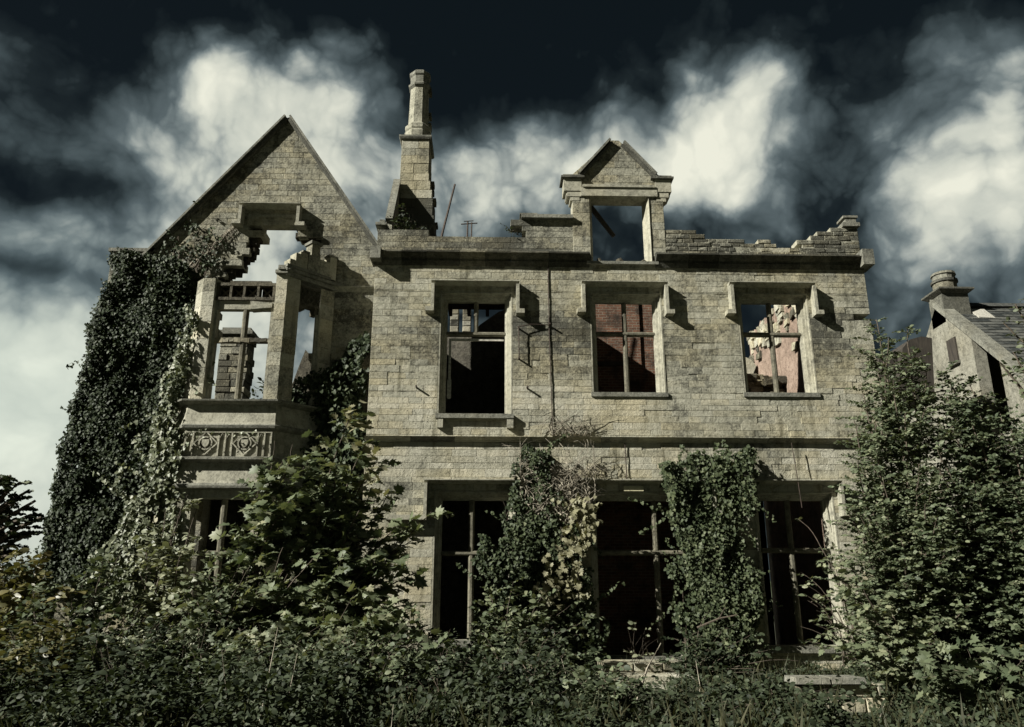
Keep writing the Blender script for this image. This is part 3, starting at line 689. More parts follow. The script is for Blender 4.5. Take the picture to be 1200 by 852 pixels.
one('frame', M['dress'], bay, lambda g: [g.prism([(0, B + d, 0), (0, B + d, 0), (0, B + d, 0)], (0, 0, 0), (0, 0, 0)) for d in ()] or (g.box(-7.16, -7.06, B + .10, B + .34, 6.50, 9.2), g.box(-5.69, -5.60, B + .08, B + .3, 6.50, 9.2), g.box(-7.06, -5.70, B + .12, B + .32, 8.93, 9.16)))
bar(-6.42, -6.28, B + .12, B + .28, 6.50, 8.94).build('mullion', M['frame'], bay)
def tran(g):
    x = -7.06
    while x < -5.72:
        e = min(x + random.uniform(.12, .24), -5.69)
        g.hull8([(x, B + .1 + random.uniform(-.02, .03), 8.04 + random.uniform(-.025, .02)), (e + .01, B + .1 + random.uniform(-.02, .03), 8.04 + random.uniform(-.025, .02)), (e + .01, B + .27, 8.04), (x, B + .27, 8.04),
                 (x, B + .12, 8.15 + random.uniform(-.01, .02)), (e + .01, B + .12, 8.15 + random.uniform(-.01, .02)), (e + .01, B + .27, 8.15), (x, B + .27, 8.15)], random.gauss(0, .1)); x = e
one('transom', M['frame'], bay, tran)
def pierced(g):
    g.box(-7.14, -5.58, B + .05, B + .35, 9.16, 9.24); g.box(-7.14, -5.58, B + .06, B + .34, 9.56, 9.64)
    g.box(-6.80, -5.75, B + .08, B + .32, 9.642, 9.70)
    for x in (-7.10, -6.76, -6.42, -6.06, -5.66): g.box(x - .03, x + .03, B + .07, B + .3, 9.241, 9.559)
    for x in (-6.93, -6.59, -6.24, -5.86):
        g.box(x - .14, x + .14, B + .24, B + .30, 9.245, 9.555, -.5)
        for a in (0, 1, 2, 3): g.tube([(x, B + .2, 9.40), (x + .15 * math.cos(a * 1.571 + .785), B + .2, 9.40 + .15 * math.sin(a * 1.571 + .785))], .03, 4)
one('pierced_panel', M['core'], bay, pierced)
one('broken_lintel', M['dress'], bay, lambda g: (g.hull8([(-6.2, B + .02, 8.90), (-5.66, B + .02, 8.95), (-5.66, B + .3, 8.95), (-6.2, B + .3, 8.90), (-6.22, B + .03, 9.13), (-5.66, B + .03, 9.08), (-5.66, B + .3, 9.1), (-6.2, B + .3, 9.12)], -.1)))
# right cant: carved panel over the opening, cornice, broken parapet
def cantbox(g, t0, t1, o0, o1, z0, z1, tone=0.0):
    a, b, c, d = onR(t0, o0), onR(t1, o0), onR(t1, o1), onR(t0, o1)
    g.hull8([(*a, z0), (*b, z0), (*c, z0), (*d, z0), (*a, z1), (*b, z1), (*c, z1), (*d, z1)], tone)
one('carved_panel', M['core'], bay, lambda g: (cantbox(g, .40, 1.03, -.02, -.3, 9.18, 9.70), [g.tube([(*onR(tt, .0), 9.26), (*onR(tt + .1, .02), 9.45), (*onR(tt, .0), 9.64)], .025, 4) for tt in (.46, .6, .74, .88)],
     [g.tube([(*onR(tt + .1, .0), 9.26), (*onR(tt, .02), 9.45), (*onR(tt + .1, .0), 9.64)], .02, 4) for tt in (.46, .6, .74, .88)], cantbox(g, .42, .60, -.04, -.28, 9.05, 9.178), cantbox(g, .9, 1.03, -.04, -.28, 9.0, 9.178)))
def bcor(g):
    cantbox(g, -.10, 1.60, .12, -.35, 9.93, 10.02); cantbox(g, -.06, 1.56, .05, -.33, 9.82, 9.928); cantbox(g, -.12, 1.2, .16, -.33, 10.022, 10.10)
    g.box(FX1 - .30, FX1 + .02, B - .10, B + .38, 9.87, 9.955); g.box(FX1 - .22, FX1 + .10, B - .14, B + .4, 9.96, 10.07)
one('bay_cornice', M['lead'], bay, bcor)
for t0, t1, zt in ((.0, .16, 10.30), (.16, .52, 10.52), (.30, .52, 10.60), (.53, .9, 10.60), (.62, .88, 10.94), (.90, 1.22, 10.56), (1.20, 1.42, 10.74)):
    one('parapet_stone', M['stone'], bay, lambda g: cantbox(g, t0 + .004, t1 - .004, .06 if t0 not in (.30, .62) else .045, -.24, 10.10 if t0 not in (.30, .62) else 10.50, zt, random.gauss(.05, .1)))
one('cap_fragment', M['lead'], bay, lambda g: (cantbox(g, .58, .92, .09, -.28, 10.942, 11.02), cantbox(g, .34, .56, .09, -.26, 10.602, 10.65), cantbox(g, 1.16, 1.45, .07, -.2, 10.742, 10.80)))
# lower stage: jambs and mullion of a dark window
one('lower_post', M['stone'], bay, lambda g: postf(g, [(FX0 + .02, B + .02), (FX0 + .34, B + .02), (FX0 + .4, B + .3), onL(.4, -.02)], .2, 4.28))
one('lower_post', M['stone'], bay, lambda g: postf(g, [(FX1 - .34, B + .02), (FX1 - .02, B + .02), onR(.4, -.02), (FX1 - .4, B + .3)], .2, 4.28))
one('lower_post', M['stone'], bay, lambda g: postf(g, [onR(1.0, -.02), onR(1.47, -.02), (FX1 + .9, W + .0)], .2, 4.28))
one('lower_post', M['stone'], bay, lambda g: postf(g, [onL(1.0, -.02), onL(1.47, -.02), (FX0 - .9, W + .0)], .2, 4.28))
bar(-6.46, -6.32, B + .12, B + .26, .5, 4.29).build('lower_mullion', M['frame'], bay)
bar(-7.10, -5.68, B + .13, B + .25, 2.75, 2.87).build('lower_transom', M['frame'], bay)
one('lower_head', M['dress'], bay, lambda g: (g.box(-7.12, -5.66, B + .06, B + .3, 4.08, 4.285)))
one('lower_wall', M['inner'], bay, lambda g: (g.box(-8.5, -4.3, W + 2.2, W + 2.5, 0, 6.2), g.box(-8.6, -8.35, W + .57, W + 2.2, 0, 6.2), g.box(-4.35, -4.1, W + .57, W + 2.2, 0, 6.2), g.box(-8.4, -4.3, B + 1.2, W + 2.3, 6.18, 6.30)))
one('lower_plinth', M['stone'], bay, lambda g: g.loft([bay_loop(.05, 0), bay_loop(.05, .55), bay_loop(0, .62)], 0, True))

# ruined fragments behind the bay, seen through its open lights
pier = thing('ruined_pier', 'tall ruined stone pier with flat capping seen through the bay window', 'ruin')
pg = G()
for a, b in courses(3.0, 10.85, .24):
    xs = [-9.62, -9.62 + random.uniform(.3, .6), -8.62 + random.uniform(-.04, .04)]
    for p, q in zip(xs, xs[1:]): pg.block(p, q, 27 + random.uniform(-.03, .03), a + .005, b - .005, depth=.8, tone=random.gauss(-.3, .25), j=.015, ch=.02)
pg.build('masonry', M['stone'], pier)
one('capping', M['lead'], pier, lambda g: (g.box(-9.75, -8.5, 26.9, 27.9, 10.86, 11.0), g.box(-9.6, -8.6, 27, 27.8, 11.0, 11.12)))
sp = thing('broken_gable', 'pointed broken gable fragment seen through the side light of the bay', 'ruin')
one('masonry', M['core'], sp, lambda g: g.xz([(-6.35, 7.67), (-5.38, 7.68), (-5.61, 9.06), (-5.87, 9.34), (-6.04, 8.78)], 24, 24.5))

# ================================================================== outbuilding at the right
ob = thing('outbuilding', 'pale gabled outbuilding with slate roof and squat round chimney at the right', 'building')
GX = 18.45; RY, RZ = 30.6, 13.55; EY, EZ = 25.2, 8.2
def gabw(g):
    g.prism([(0, y, z) for y, z in ((RY + 5.4, 0), (RY + 5.4, EZ), (RY, RZ), (28.6, RZ - 2.0 * .99), (28.6, 7.6), (27.2, 7.6), (27.2, RZ - 3.4 * .99), (EY, EZ), (EY, 0))], (GX, 0, 0), (GX + .5, 0, 0))  # notch added in the wall to stand for a dark shadow
one('gable_wall', M['render'], ob, gabw)
one('shade_notch_back', M['inner'], ob, lambda g: g.box(GX + 4.0, GX + 4.3, 25.7, 36, 0, 8.2))  # inner panel set far back behind the added shadow notch
def verge(g):
    dz = (EZ - RZ); dy = (EY - RY)
    g.prism([(0, RY + .1, RZ + .1), (0, EY - .25, EZ - .13), (0, EY - .25, EZ + .12), (0, RY + .1, RZ + .38)], (GX - .12, 0, 0), (GX + .42, 0, 0))
one('verge_coping', M['lead'], ob, verge)
one('roof_deck', M['wood'], ob, lambda g: (g.hull8([(GX + .43, EY - .2, EZ - .2), (30, EY - .2, EZ - .2), (30, RY, RZ - .08), (GX + .43, RY, RZ - .08), (GX + .43, EY - .2, EZ - .1), (30, EY - .2, EZ - .1), (30, RY, RZ + .02), (GX + .43, RY, RZ + .02)])
     , g.hull8([(GX + .43, RY, RZ - .08), (30, RY, RZ - .08), (30, RY + 5.6, EZ - .2), (GX + .43, RY + 5.6, EZ - .2), (GX + .43, RY, RZ + .02), (30, RY, RZ + .02), (30, RY + 5.6, EZ - .1), (GX + .43, RY + 5.6, EZ - .1)])))
sg = G(); nrow = 30
for r in range(nrow):
    u0 = r / nrow; u1 = (r + 1.25) / nrow
    y0 = EY - .2 + (RY - EY + .2) * u0; z0 = EZ - .09 + (RZ - EZ + .1) * u0; y1 = EY - .2 + (RY - EY + .2) * min(1, u1); z1 = EZ - .09 + (RZ - EZ + .1) * min(1, u1)
    x = GX + .44 + random.uniform(0, .2)
    while x < 24.5:
        e = x + random.uniform(.26, .40); k = random.uniform(0, .018)
        sg.hull8([(x, y0, z0 + .02 + k), (e - .01, y0, z0 + .02 + k), (e - .01, y1, z1), (x, y1, z1), (x, y0 - .02, z0 + .05 + k), (e - .01, y0 - .02, z0 + .05 + k), (e - .01, y1 - .02, z1 + .02), (x, y1 - .02, z1 + .02)], random.gauss(0, .3)); x = e
o = sg.build('slates', M['slate'], ob); o['kind'] = 'stuff'
one('ridge_tiles', M['slate'], ob, lambda g: [g.prism([(0, RY - .22, RZ + .0), (0, RY, RZ + .22), (0, RY + .22, RZ + .0)], (x, 0, 0), (x + .43, 0, 0)) for x in np.arange(GX + .5, 25, .45)])
one('front_wall', M['render'], ob, lambda g: g.box(GX + .5, 30, EY, EY + .4, 0, EZ - .2))
one('eaves_gutter', M['iron'], ob, lambda g: g.tube([(GX + .2, EY - .3, EZ - .22), (30, EY - .3, EZ - .22)], .09, 8))
obc = one('chimney', M['dark'], ob, lambda g: g.loft([sq(19.0, RY - .1, .55, .5, 12.7), sq(19.0, RY - .1, .55, .5, 13.95)], 0, True))  # dark stone paints in the shade of the chimney's front face
one('chimney_cornice', M['dark'], obc, lambda g: g.loft([sq(19.0, RY - .1, .58, .53, 13.95), sq(19.0, RY - .1, .74, .7, 14.08), sq(19.0, RY - .1, .74, .7, 14.15), sq(19.0, RY - .1, .52, .5, 14.24)], 0, True))
def pot(g):
    for z0, z1, r0, r1 in ((14.22, 14.56, .46, .46), (14.56, 14.67, .52, .52), (14.67, 14.90, .44, .44), (14.90, 15.01, .49, .46), (15.01, 15.06, .38, .3)):
        g.loft([[(18.95 + rr * math.cos(a), RY - .1 + rr * math.sin(a), z) for a in np.linspace(0, 2 * math.pi, 15)[:-1]] for z, rr in ((z0, r0), (z1 - .003, r1))], random.gauss(0, .1), True)
one('chimney_drum', M['lead'], obc, pot)
one('flashing', M['palewood'], obc, lambda g: g.hull8([(19.64, 29.7, 12.75), (20.3, 29.7, 12.72), (20.3, 30.3, 13.32), (19.64, 30.3, 13.32), (19.64, 29.68, 12.80), (20.3, 29.68, 12.77), (20.3, 30.28, 13.37), (19.64, 30.28, 13.37)]))
lv = one('loft_window', M['wood'], ob, lambda g: (g.box(GX - .06, GX + .06, 29.55, 30.15, 10.9, 11.9)))
one('loft_sill', M['lead'], lv, lambda g: g.box(GX - .14, GX + .05, 29.5, 30.2, 10.8, 10.895))
sh = thing('broken_shed', 'dark broken roof fragments rising between the mansion and outbuilding', 'ruin')
one('roof_fragment', M['wood'], sh, lambda g: (g.prism([(14.37, 27, 8.58), (14.84, 27, 10.55), (15.14, 27, 10.88), (15.60, 27, 11.01), (15.97, 27, 10.95), (15.72, 27, 8.59)], (0, 0, 0), (0, 1.6, 0)), g.prism([(13.79, 27.3, 8.65), (14.08, 27.3, 10.32), (14.72, 27.3, 10.39), (14.66, 27.3, 8.65)], (0, 0, 0), (0, 1.2, 0))))

# ================================================================== terrace steps and low wall
ts = thing('terrace_steps', 'mossy stone steps below the wide ground floor window', 'steps')
for k in range(4):
    one('step', M['stone'], ts, lambda g: [g.block(x, x + .58, 17.3 - .75 * k, .50 - .17 * k - .17, .50 - .17 * k, depth=1.2, tone=random.gauss(0, .15), j=.015, ch=.02) for x in np.arange(2.35, 3.7, .6)])
lw = thing('terrace_wall', 'low broken stone wall with flat coping under the bush at the right', 'wall')
lwx0, lwx1 = 4.95, 6.35
for a, b in courses(-.25, .42, .22):
    x = lwx0
    while x < lwx1:
        e = min(lwx1, x + random.uniform(.4, .8)); one('stone', M['dress'], lw, lambda g: g.block(x + .006, e - .006, 13.6 + random.uniform(-.02, .02), a + .006, b - .006, depth=.4, tone=random.gauss(.1, .15), j=.012, ch=.02)); x = e
for x in (4.88, 5.46):
    one('coping_stone', M['lead'], lw, lambda g: g.hull8([(x, 13.48, .425), (x + .55, 13.48, .425), (x + .55, 14.05, .425), (x, 14.05, .425), (x + .01, 13.5, .52), (x + .54, 13.5, .52), (x + .54, 14.03, .52), (x + .01, 14.03, .52)]))

# ================================================================== plants
def fan(pts, fold=.12, droop=.12):
    """leaf outline (right half mirrored), folded on its midrib"""
    n = len(pts)
    v = [(x, y, abs(x) * fold * 2 - droop * y * y) for x, y in pts]; c = (0, .42, 0.0)
    return np.array([c] + v, dtype=np.float32), np.array([(0, i + 1, (i + 1) % n + 1) for i in range(n)], dtype=np.int32)
def mirror(half): return half + [(-x, y) for x, y in reversed(half) if abs(x) > 1e-6]
T = {
 'diamond': (np.array([(0, 0, 0), (.30, .45, .07), (0, 1, -.1), (-.30, .45, .07)], dtype=np.float32), np.array([(0, 1, 2), (0, 2, 3)], dtype=np.int32)),
 'oval': fan(mirror([(0, 0), (.24, .22), (.32, .5), (.2, .8), (0, 1)]), .12, .18),
 'ivy': fan(mirror([(0, .06), (.30, -.06), (.48, .26), (.28, .44), (.34, .66), (0, 1)]), .10, .15),
 'maple': fan(mirror([(0, .05), (.22, -.04), (.50, .06), (.36, .24), (.62, .52), (.36, .50), (.30, .60), (.34, .80), (.16, .74), (0, 1.02)]), .10, .22),
 'blade': (np.array([(-.03, 0, 0), (.03, 0, 0), (.024, .55, .05), (-.024, .55, .05), (0, 1, -.14)], dtype=np.float32), np.array([(0, 1, 2), (0, 2, 3), (3, 2, 4)], dtype=np.int32)),
}
def leaf_arrays(kind, P, A, N, S, tone):
    tv, tf = T[kind]; n = len(P)
    A = A / (np.linalg.norm(A, axis=1, keepdims=True) + 1e-9)
    X = np.cross(A, N); X /= (np.linalg.norm(X, axis=1, keepdims=True) + 1e-9); Z = np.cross(X, A)
    v = P[:, None, :] + S[:, None, None] * (tv[None, :, 0:1] * X[:, None, :] + tv[None, :, 1:2] * A[:, None, :] + tv[None, :, 2:3] * Z[:, None, :])
    f = tf[None] + (np.arange(n) * len(tv))[:, None, None]
    return v.reshape(-1, 3), f.reshape(-1, 3), np.repeat(tone, len(tv))
def tri_mesh(name, v, f, tone, mat):
    me = bpy.data.meshes.new(name); nv, nf = len(v), len(f)
    me.vertices.add(nv); me.vertices.foreach_set('co', np.ascontiguousarray(v, dtype=np.float32).ravel())
    me.loops.add(nf * 3); me.loops.foreach_set('vertex_index', np.ascontiguousarray(f, dtype=np.int32).ravel())
    me.polygons.add(nf); me.polygons.foreach_set('loop_start', np.arange(0, nf * 3, 3, dtype=np.int32))
    a = me.attributes.new('tone', 'FLOAT', 'POINT'); a.data.foreach_set('value', np.ascontiguousarray(tone, dtype=np.float32))
    me.materials.append(mat); me.update(calc_edges=True); me.validate(); return me
class Leaves:
    def __init__(s): s.P = []; s.A = []; s.N = []; s.S = []; s.T = []
    def add(s, p, a, n, size, tone): s.P.append(p); s.A.append(a); s.N.append(n); s.S.append(size); s.T.append(tone)
    def build(s, name, kind, mat, parent, stuff=True):
        if not s.P: return None
        P, A, N = (np.concatenate(q) for q in (s.P, s.A, s.N)); S, To = np.concatenate(s.S), np.concatenate(s.T)
        o = obj(name, tri_mesh(name, *leaf_arrays(kind, P, A, N, S, To), mat), parent)
        if stuff: o['kind'] = 'stuff'
        return o
def unit(a): return a / (np.linalg.norm(a, axis=-1, keepdims=True) + 1e-9)
UP = np.array((0, 0, 1.0))
def shrub(label, cat, base, tips, leaf, mat, size, twig=.5, dens=9, perm=26, start=.15, stem=.03, tone0=0.0, group=None, name='shrub', bow=.35, twigr=.006, tipfat=1.0, flat=.5, spread=.8, crown='foliage', fill=1.0, jit=.25, gate=-.16):
    """stems from the base to each tip, twigs off the stems, leaves both sides of each twig"""
    t = thing(name, label, cat, group); t.location = base
    b0 = np.array(base, dtype=float); st = G(); L = Leaves()
    tips = [tuple(q) for q in tips]
    for k in range(int(len(tips) * fill)):
        a, b = rng.choice(len(tips), 2, replace=False); f_ = rng.random(); q = np.array(tips[a]) * f_ + np.array(tips[b]) * (1 - f_)
        q[2] = base[2] + (q[2] - base[2]) * rng.uniform(.45, .95); q[1] += rng.normal(0, .3); q[0] += rng.normal(0, .15); tips.append(tuple(q))
    for tip in tips:
        tip = np.array(tip, dtype=float) - b0; ln = np.linalg.norm(tip)
        s0 = np.array((rng.normal(0, .12) + tip[0] * .12, rng.normal(0, .1), 0)); mid = tip * .5 + UP * ln * bow * .4 - np.array((tip[0], tip[1], 0)) * bow * .5 + rng.normal(0, ln * .04, 3)
        n = max(6, int(ln / .18)); u = np.linspace(0, 1, n)[:, None]
        pts = (1 - u) ** 2 * s0 + 2 * u * (1 - u) * mid + u * u * tip
        pts[1:] += np.cumsum(rng.normal(0, .012, (n - 1, 3)), axis=0)
        st.tube([tuple(p) for p in pts], list(stem * (1 - .82 * u[:, 0]) * min(1.4, ln / 3 + .3)), 5)
        m = max(3, int(ln * (1 - start) * dens))
        for k in range(m):
            q = start + (1 - start) * (k + rng.random()) / m; i = min(n - 2, int(q * (n - 1))); fr = q * (n - 1) - i
            p = pts[i] * (1 - fr) + pts[i + 1] * fr; tan = unit(pts[i + 1] - pts[i])
            w3 = (p + b0) * 1.15
            if mnoise.noise(tuple(w3)) + .5 * mnoise.noise(tuple(w3 * 2.3)) < gate: continue
            phi = rng.uniform(0, 2 * math.pi); d = unit(np.array((math.cos(phi), math.sin(phi), 0)) * spread + tan * .55 + UP * rng.uniform(-.1, .35))
            tl_ = twig * rng.uniform(.5, 1.1) * (1.75 if rng.random() < .1 else 1) * (1 - .62 * q ** 2.2 * tipfat)
            ns = max(3, int(tl_ * perm)); v = (np.arange(ns) + rng.random(ns)) / ns
            sag = -UP * .28 * tl_
            P = p + v[:, None] * d * tl_ + (v ** 2)[:, None] * sag
            if rng.random() < .6: st.tube([tuple(p), tuple(p + .5 * d * tl_ + .25 * sag), tuple(p + d * tl_ + sag)], [twigr * 1.5, twigr * .7, twigr * .3], 3, .1)
            side = unit(np.cross(d, UP)); sg_ = np.where(np.arange(ns) % 2 == 0, 1, -1)[:, None]
            A = unit(d * .55 + side * sg_ * .8 + rng.normal(0, jit, (ns, 3)) - UP * .15)
            N = unit(UP * flat + rng.normal(0, .42, (ns, 3)) + np.array((-.22, -.3, .1)))
            L.add(P, A, N, size * rng.uniform(.45, 1.35, ns), tone0 + rng.normal(0, .28, ns) + .15 * rng.normal())
    st.build('stems', M['bark'], t)
    L.build(crown, leaf, mat, t)
    return t
def fbm(x, z, s, off): return mnoise.noise((x * s, z * s, off)) + .5 * mnoise.noise((x * s * 2.3, z * s * 2.3, off + 4))
def ivy(label, poly, y, thick, dens, size, mat='ivy', leaf='ivy', tone0=0.0, gap=.55, layers=3, stems=10, name='ivy', ragged_=.25, cat='ivy', droop=.7, bulge=.9, holes=.15, group=None, runners=0):
    """climber over a wall: leaves shingled outward and down, clumps standing proud, ragged outline"""
    xs = [p[0] for p in poly]; zs = [p[1] for p in poly]; x0, x1, z0, z1 = min(xs), max(xs), min(zs), max(zs)
    t = thing(name, label, cat, group); t.location = ((x0 + x1) / 2, y, max(0, z0)); o_ = np.array(t.location)
    L = Leaves(); n = int((x1 - x0) * (z1 - z0) * dens); seed = rng.uniform(0, 50); pp = []; tt = []
    X = rng.uniform(x0 - .2, x1 + .2, n); Zz = rng.uniform(z0 - .2, z1 + .2, n); U = rng.random(n)
    for x, z, u in zip(X, Zz, U):
        wob_ = ragged_ * fbm(x, z, 1.6, seed); wz = ragged_ * fbm(x, z, 1.6, seed + 9)
        if not inside(poly, x + wob_, z + wz): continue
        c = fbm(x, z, 2.1, seed + 20)
        if c < -gap and u > holes: continue
        d = thick * (.25 + bulge * max(0, .55 + .75 * fbm(x, z, .9, seed + 30))) 
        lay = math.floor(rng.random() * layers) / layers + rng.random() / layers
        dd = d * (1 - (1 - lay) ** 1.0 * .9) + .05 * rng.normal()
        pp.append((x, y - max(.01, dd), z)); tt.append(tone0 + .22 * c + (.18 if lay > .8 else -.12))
    for q in range(runners):
        x, y_, z = pp[rng.integers(0, len(pp))]; dx = rng.normal(0, .5); dz = rng.choice((-1, -1, .8)); 
        for w_ in range(rng.integers(6, 20)):
            dx += rng.normal(0, .3); x += .045 * dx; z += .06 * dz
            for _ in range(2): pp.append((x + rng.normal(0, .03), y_ - .03 * abs(rng.normal()) - (.05 if dz < 0 else 0), z)); tt.append(tone0 + .2)
    P = np.array(pp) - o_; k = len(P)
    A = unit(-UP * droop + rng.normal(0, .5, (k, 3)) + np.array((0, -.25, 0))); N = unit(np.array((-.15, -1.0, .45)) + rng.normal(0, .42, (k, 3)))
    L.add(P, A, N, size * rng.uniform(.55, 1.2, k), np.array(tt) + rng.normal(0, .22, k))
    sg_ = G()
    for q in range(stems):
        x = rng.uniform(x0 + .2 * (x1 - x0), x1 - .2 * (x1 - x0)); z = z0; line = []
        while z < z1 and len(line) < 120:
            if inside(poly, x, z + .02): line.append((x - o_[0], -.03 - .02 * rng.random(), z - o_[2]))
            elif len(line) > 3: break
            z += .14; x += rng.normal(0, .05)
        if len(line) > 3: sg_.tube(line, list(np.linspace(.028, .006, len(line))), 4)
    if sg_.v: sg_.build('vines', M['bark'], t)
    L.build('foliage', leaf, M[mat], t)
    return t

# ---- ivy smothering the left corner of the wing, bulging outwards lower down
ivy('dense dark ivy smothering the left corner of the gabled wing', [(-9.05, 10.76), (-8.18, 10.39), (-7.86, 9.58), (-7.93, 8.26), (-7.96, 6.64), (-8.16, 5.53), (-8.34, 4.25), (-8.68, 2.21), (-10.86, 2.01), (-10.89, 3.62), (-10.75, 4.98), (-10.66, 6.85), (-10.57, 8.47), (-10.42, 9.55), (-10.42, 9.85), (-10.20, 9.92), (-10.37, 10.74)],
    20.28, .5, 3300, .082, tone0=-.5, gap=.62, layers=3, stems=14, ragged_=.16, runners=60, bulge=.8)
ivy('thin ivy trailing up the left slope of the gable', [(-9.32, 10.89), (-8.38, 11.81), (-7.15, 11.23), (-7.67, 10.20), (-8.07, 9.70), (-9.08, 10.82)], 20.27, .16, 260, .09, tone0=-.3, gap=.12, holes=.05, layers=2, stems=4)
ivy('pale sunlit creeper running down the left cheek of the bay', [(-7.75, 9.14), (-7.47, 8.63), (-7.56, 7.54), (-7.68, 6.44), (-7.64, 5.80), (-7.55, 4.86), (-7.31, 3.74), (-7.24, 2.00), (-8.86, 1.81), (-8.69, 3.35), (-8.21, 4.96), (-8.08, 6.66), (-7.97, 7.99)],
    19.5, .42, 1000, .115, 'palecreeper', 'ivy', -.42, .45, 3, 8, name='creeper', cat='creeper', runners=90)
ivy('fringe of small ivy hanging under the sill of the bay', [(-7.82, 5.70), (-5.45, 5.67), (-5.43, 5.53), (-6.70, 5.50), (-7.39, 5.35), (-7.77, 5.31)], 19.06, .08, 260, .06, 'palecreeper', 'ivy', -.1, .3, 2, 0)
ivy('dark ivy filling the shaded corner between bay and mansion', [(-4.79, 7.29), (-4.08, 7.65), (-3.79, 8.36), (-3.38, 8.32), (-3.20, 6.73), (-3.16, 3.04), (-5.35, 3.03), (-5.43, 5.15), (-5.10, 6.49)], 20.26, .5, 1000, .12, tone0=-.35, gap=.7, layers=3, stems=8)
# ---- the two columns of growth on the main front
ivy('dark ivy column between the tall window and the wide window', [(0.55, 5.29), (1.35, 5.25), (1.55, 4.62), (1.91, 3.79), (2.33, 2.59), (2.50, 1.44), (2.55, 0.13), (-0.27, 0.14), (-0.42, 1.06), (0.21, 1.82), (0.03, 2.36), (-0.38, 2.75), (-0.18, 3.08), (0.30, 3.15), (0.26, 3.99), (0.42, 4.61)],
    19.46, .6, 2100, .085, tone0=-.12, gap=.34, layers=3, stems=14, ragged_=.4, runners=130)
ivy('thick green ivy column between the wide window and the last window', [(4.30, 5.05), (4.73, 5.20), (5.06, 5.33), (5.52, 4.95), (5.81, 5.32), (6.03, 4.95), (6.36, 5.28), (6.61, 5.19), (6.25, 4.01), (6.12, 3.00), (6.16, 2.01), (6.24, 0.31), (4.42, 0.13), (4.39, 1.25), (4.53, 2.01), (4.26, 2.79), (4.44, 3.80), (4.19, 4.52)],
    19.46, .6, 2100, .085, tone0=.05, gap=.34, layers=3, stems=14, ragged_=.38, runners=130)
ivy('large pale yellowed creeper leaves hanging right of the dark ivy column', [(1.79, 3.95), (2.33, 4.09), (2.39, 3.45), (2.17, 2.77), (2.26, 1.81), (1.90, 1.44), (1.28, 1.48), (1.13, 2.00), (1.45, 2.96)], 19.0, .45, 230, .14, 'cream_leaf', 'maple', -.2, .25, 3, 3, name='creeper', cat='creeper', ragged_=.45, runners=6)
def bare_vine(label, box, n, y, zb, r=.011):
    t = thing('bare_vine', label, 'vine'); g = G()
    for k in range(n):
        x = rng.uniform(box[0], box[1]); z = zb; pts = [(x, y - .02, z)]; d = rng.normal(0, .35); top = rng.uniform(box[2], box[3])
        while z < top and len(pts) < 60:
            d = d * .8 + rng.normal(0, .35); x = min(max(x + d * .09, box[0] - .3), box[1] + .3); z += rng.uniform(.04, .11); pts.append((x, y - .02 - .05 * abs(rng.normal()), z))
        g.tube(pts, list(np.linspace(r, r * .35, len(pts))), 4, rng.normal(0, .3))
        for q in range(3):
            i = rng.integers(0, len(pts)); x1, y1, z1 = pts[i]; s = rng.choice((-1, 1)); L_ = rng.uniform(.15, .5)
            g.tube([(x1, y1, z1), (x1 + s * L_ * .5, y1 - .04, z1 + L_ * .35), (x1 + s * L_, y1 - .03, z1 + L_ * rng.uniform(-.1, .6))], [r * .5, r * .35, r * .2], 3, rng.normal(0, .3))
    g.build('stems', M['twig'], t); return t
bare_vine('tangle of bare grey vine stems above the pale creeper', (1.0, 2.2, 4.6, 5.6), 55, 19.2, 3.5, .016)
bare_vine('dead vine twigs fanned above the string course', (1.2, 2.6, 5.8, 6.35), 22, 19.48, 5.68, .014)
bare_vine('few bare stems climbing beside the hood of the wide window', (2.2, 2.9, 4.7, 5.4), 6, 19.46, 4.62, .009)

# feathery bare climber on the shaded slope left of the hole
def climber():
    t = thing('bare_vine', 'feathery dead climber stem slanting across the gable left of the hole', 'vine'); g = G()
    P = [np.array(p) for p in ((-8.38, 20.27, 10.46), (-8.22, 20.27, 10.66), (-8.01, 20.27, 10.87), (-7.80, 20.27, 11.10), (-7.60, 20.27, 11.36), (-7.39, 20.27, 11.60), (-7.20, 20.27, 11.81))]
    for k in range(3):
        off = np.array((.05 * k, -.02 * k, -.06 * k)); g.tube([tuple(p + off + rng.normal(0, .03, 3) * (1, .2, 1)) for p in P], [.03, .028, .024, .02, .016, .012, .008], 5)
    for q in np.linspace(.02, .97, 70):
        i = int(q * 6); f_ = q * 6 - i; p = P[i] * (1 - f_) + P[min(6, i + 1)] * f_
        e = p + np.array((rng.uniform(.05, .22), -.03, -rng.uniform(.12, .42))); g.tube([tuple(p), tuple((p + e) / 2 + (0, -.03, .03)), tuple(e)], [.011, .008, .004], 3)
    g.build('stems', M['twig'], t)
climber()
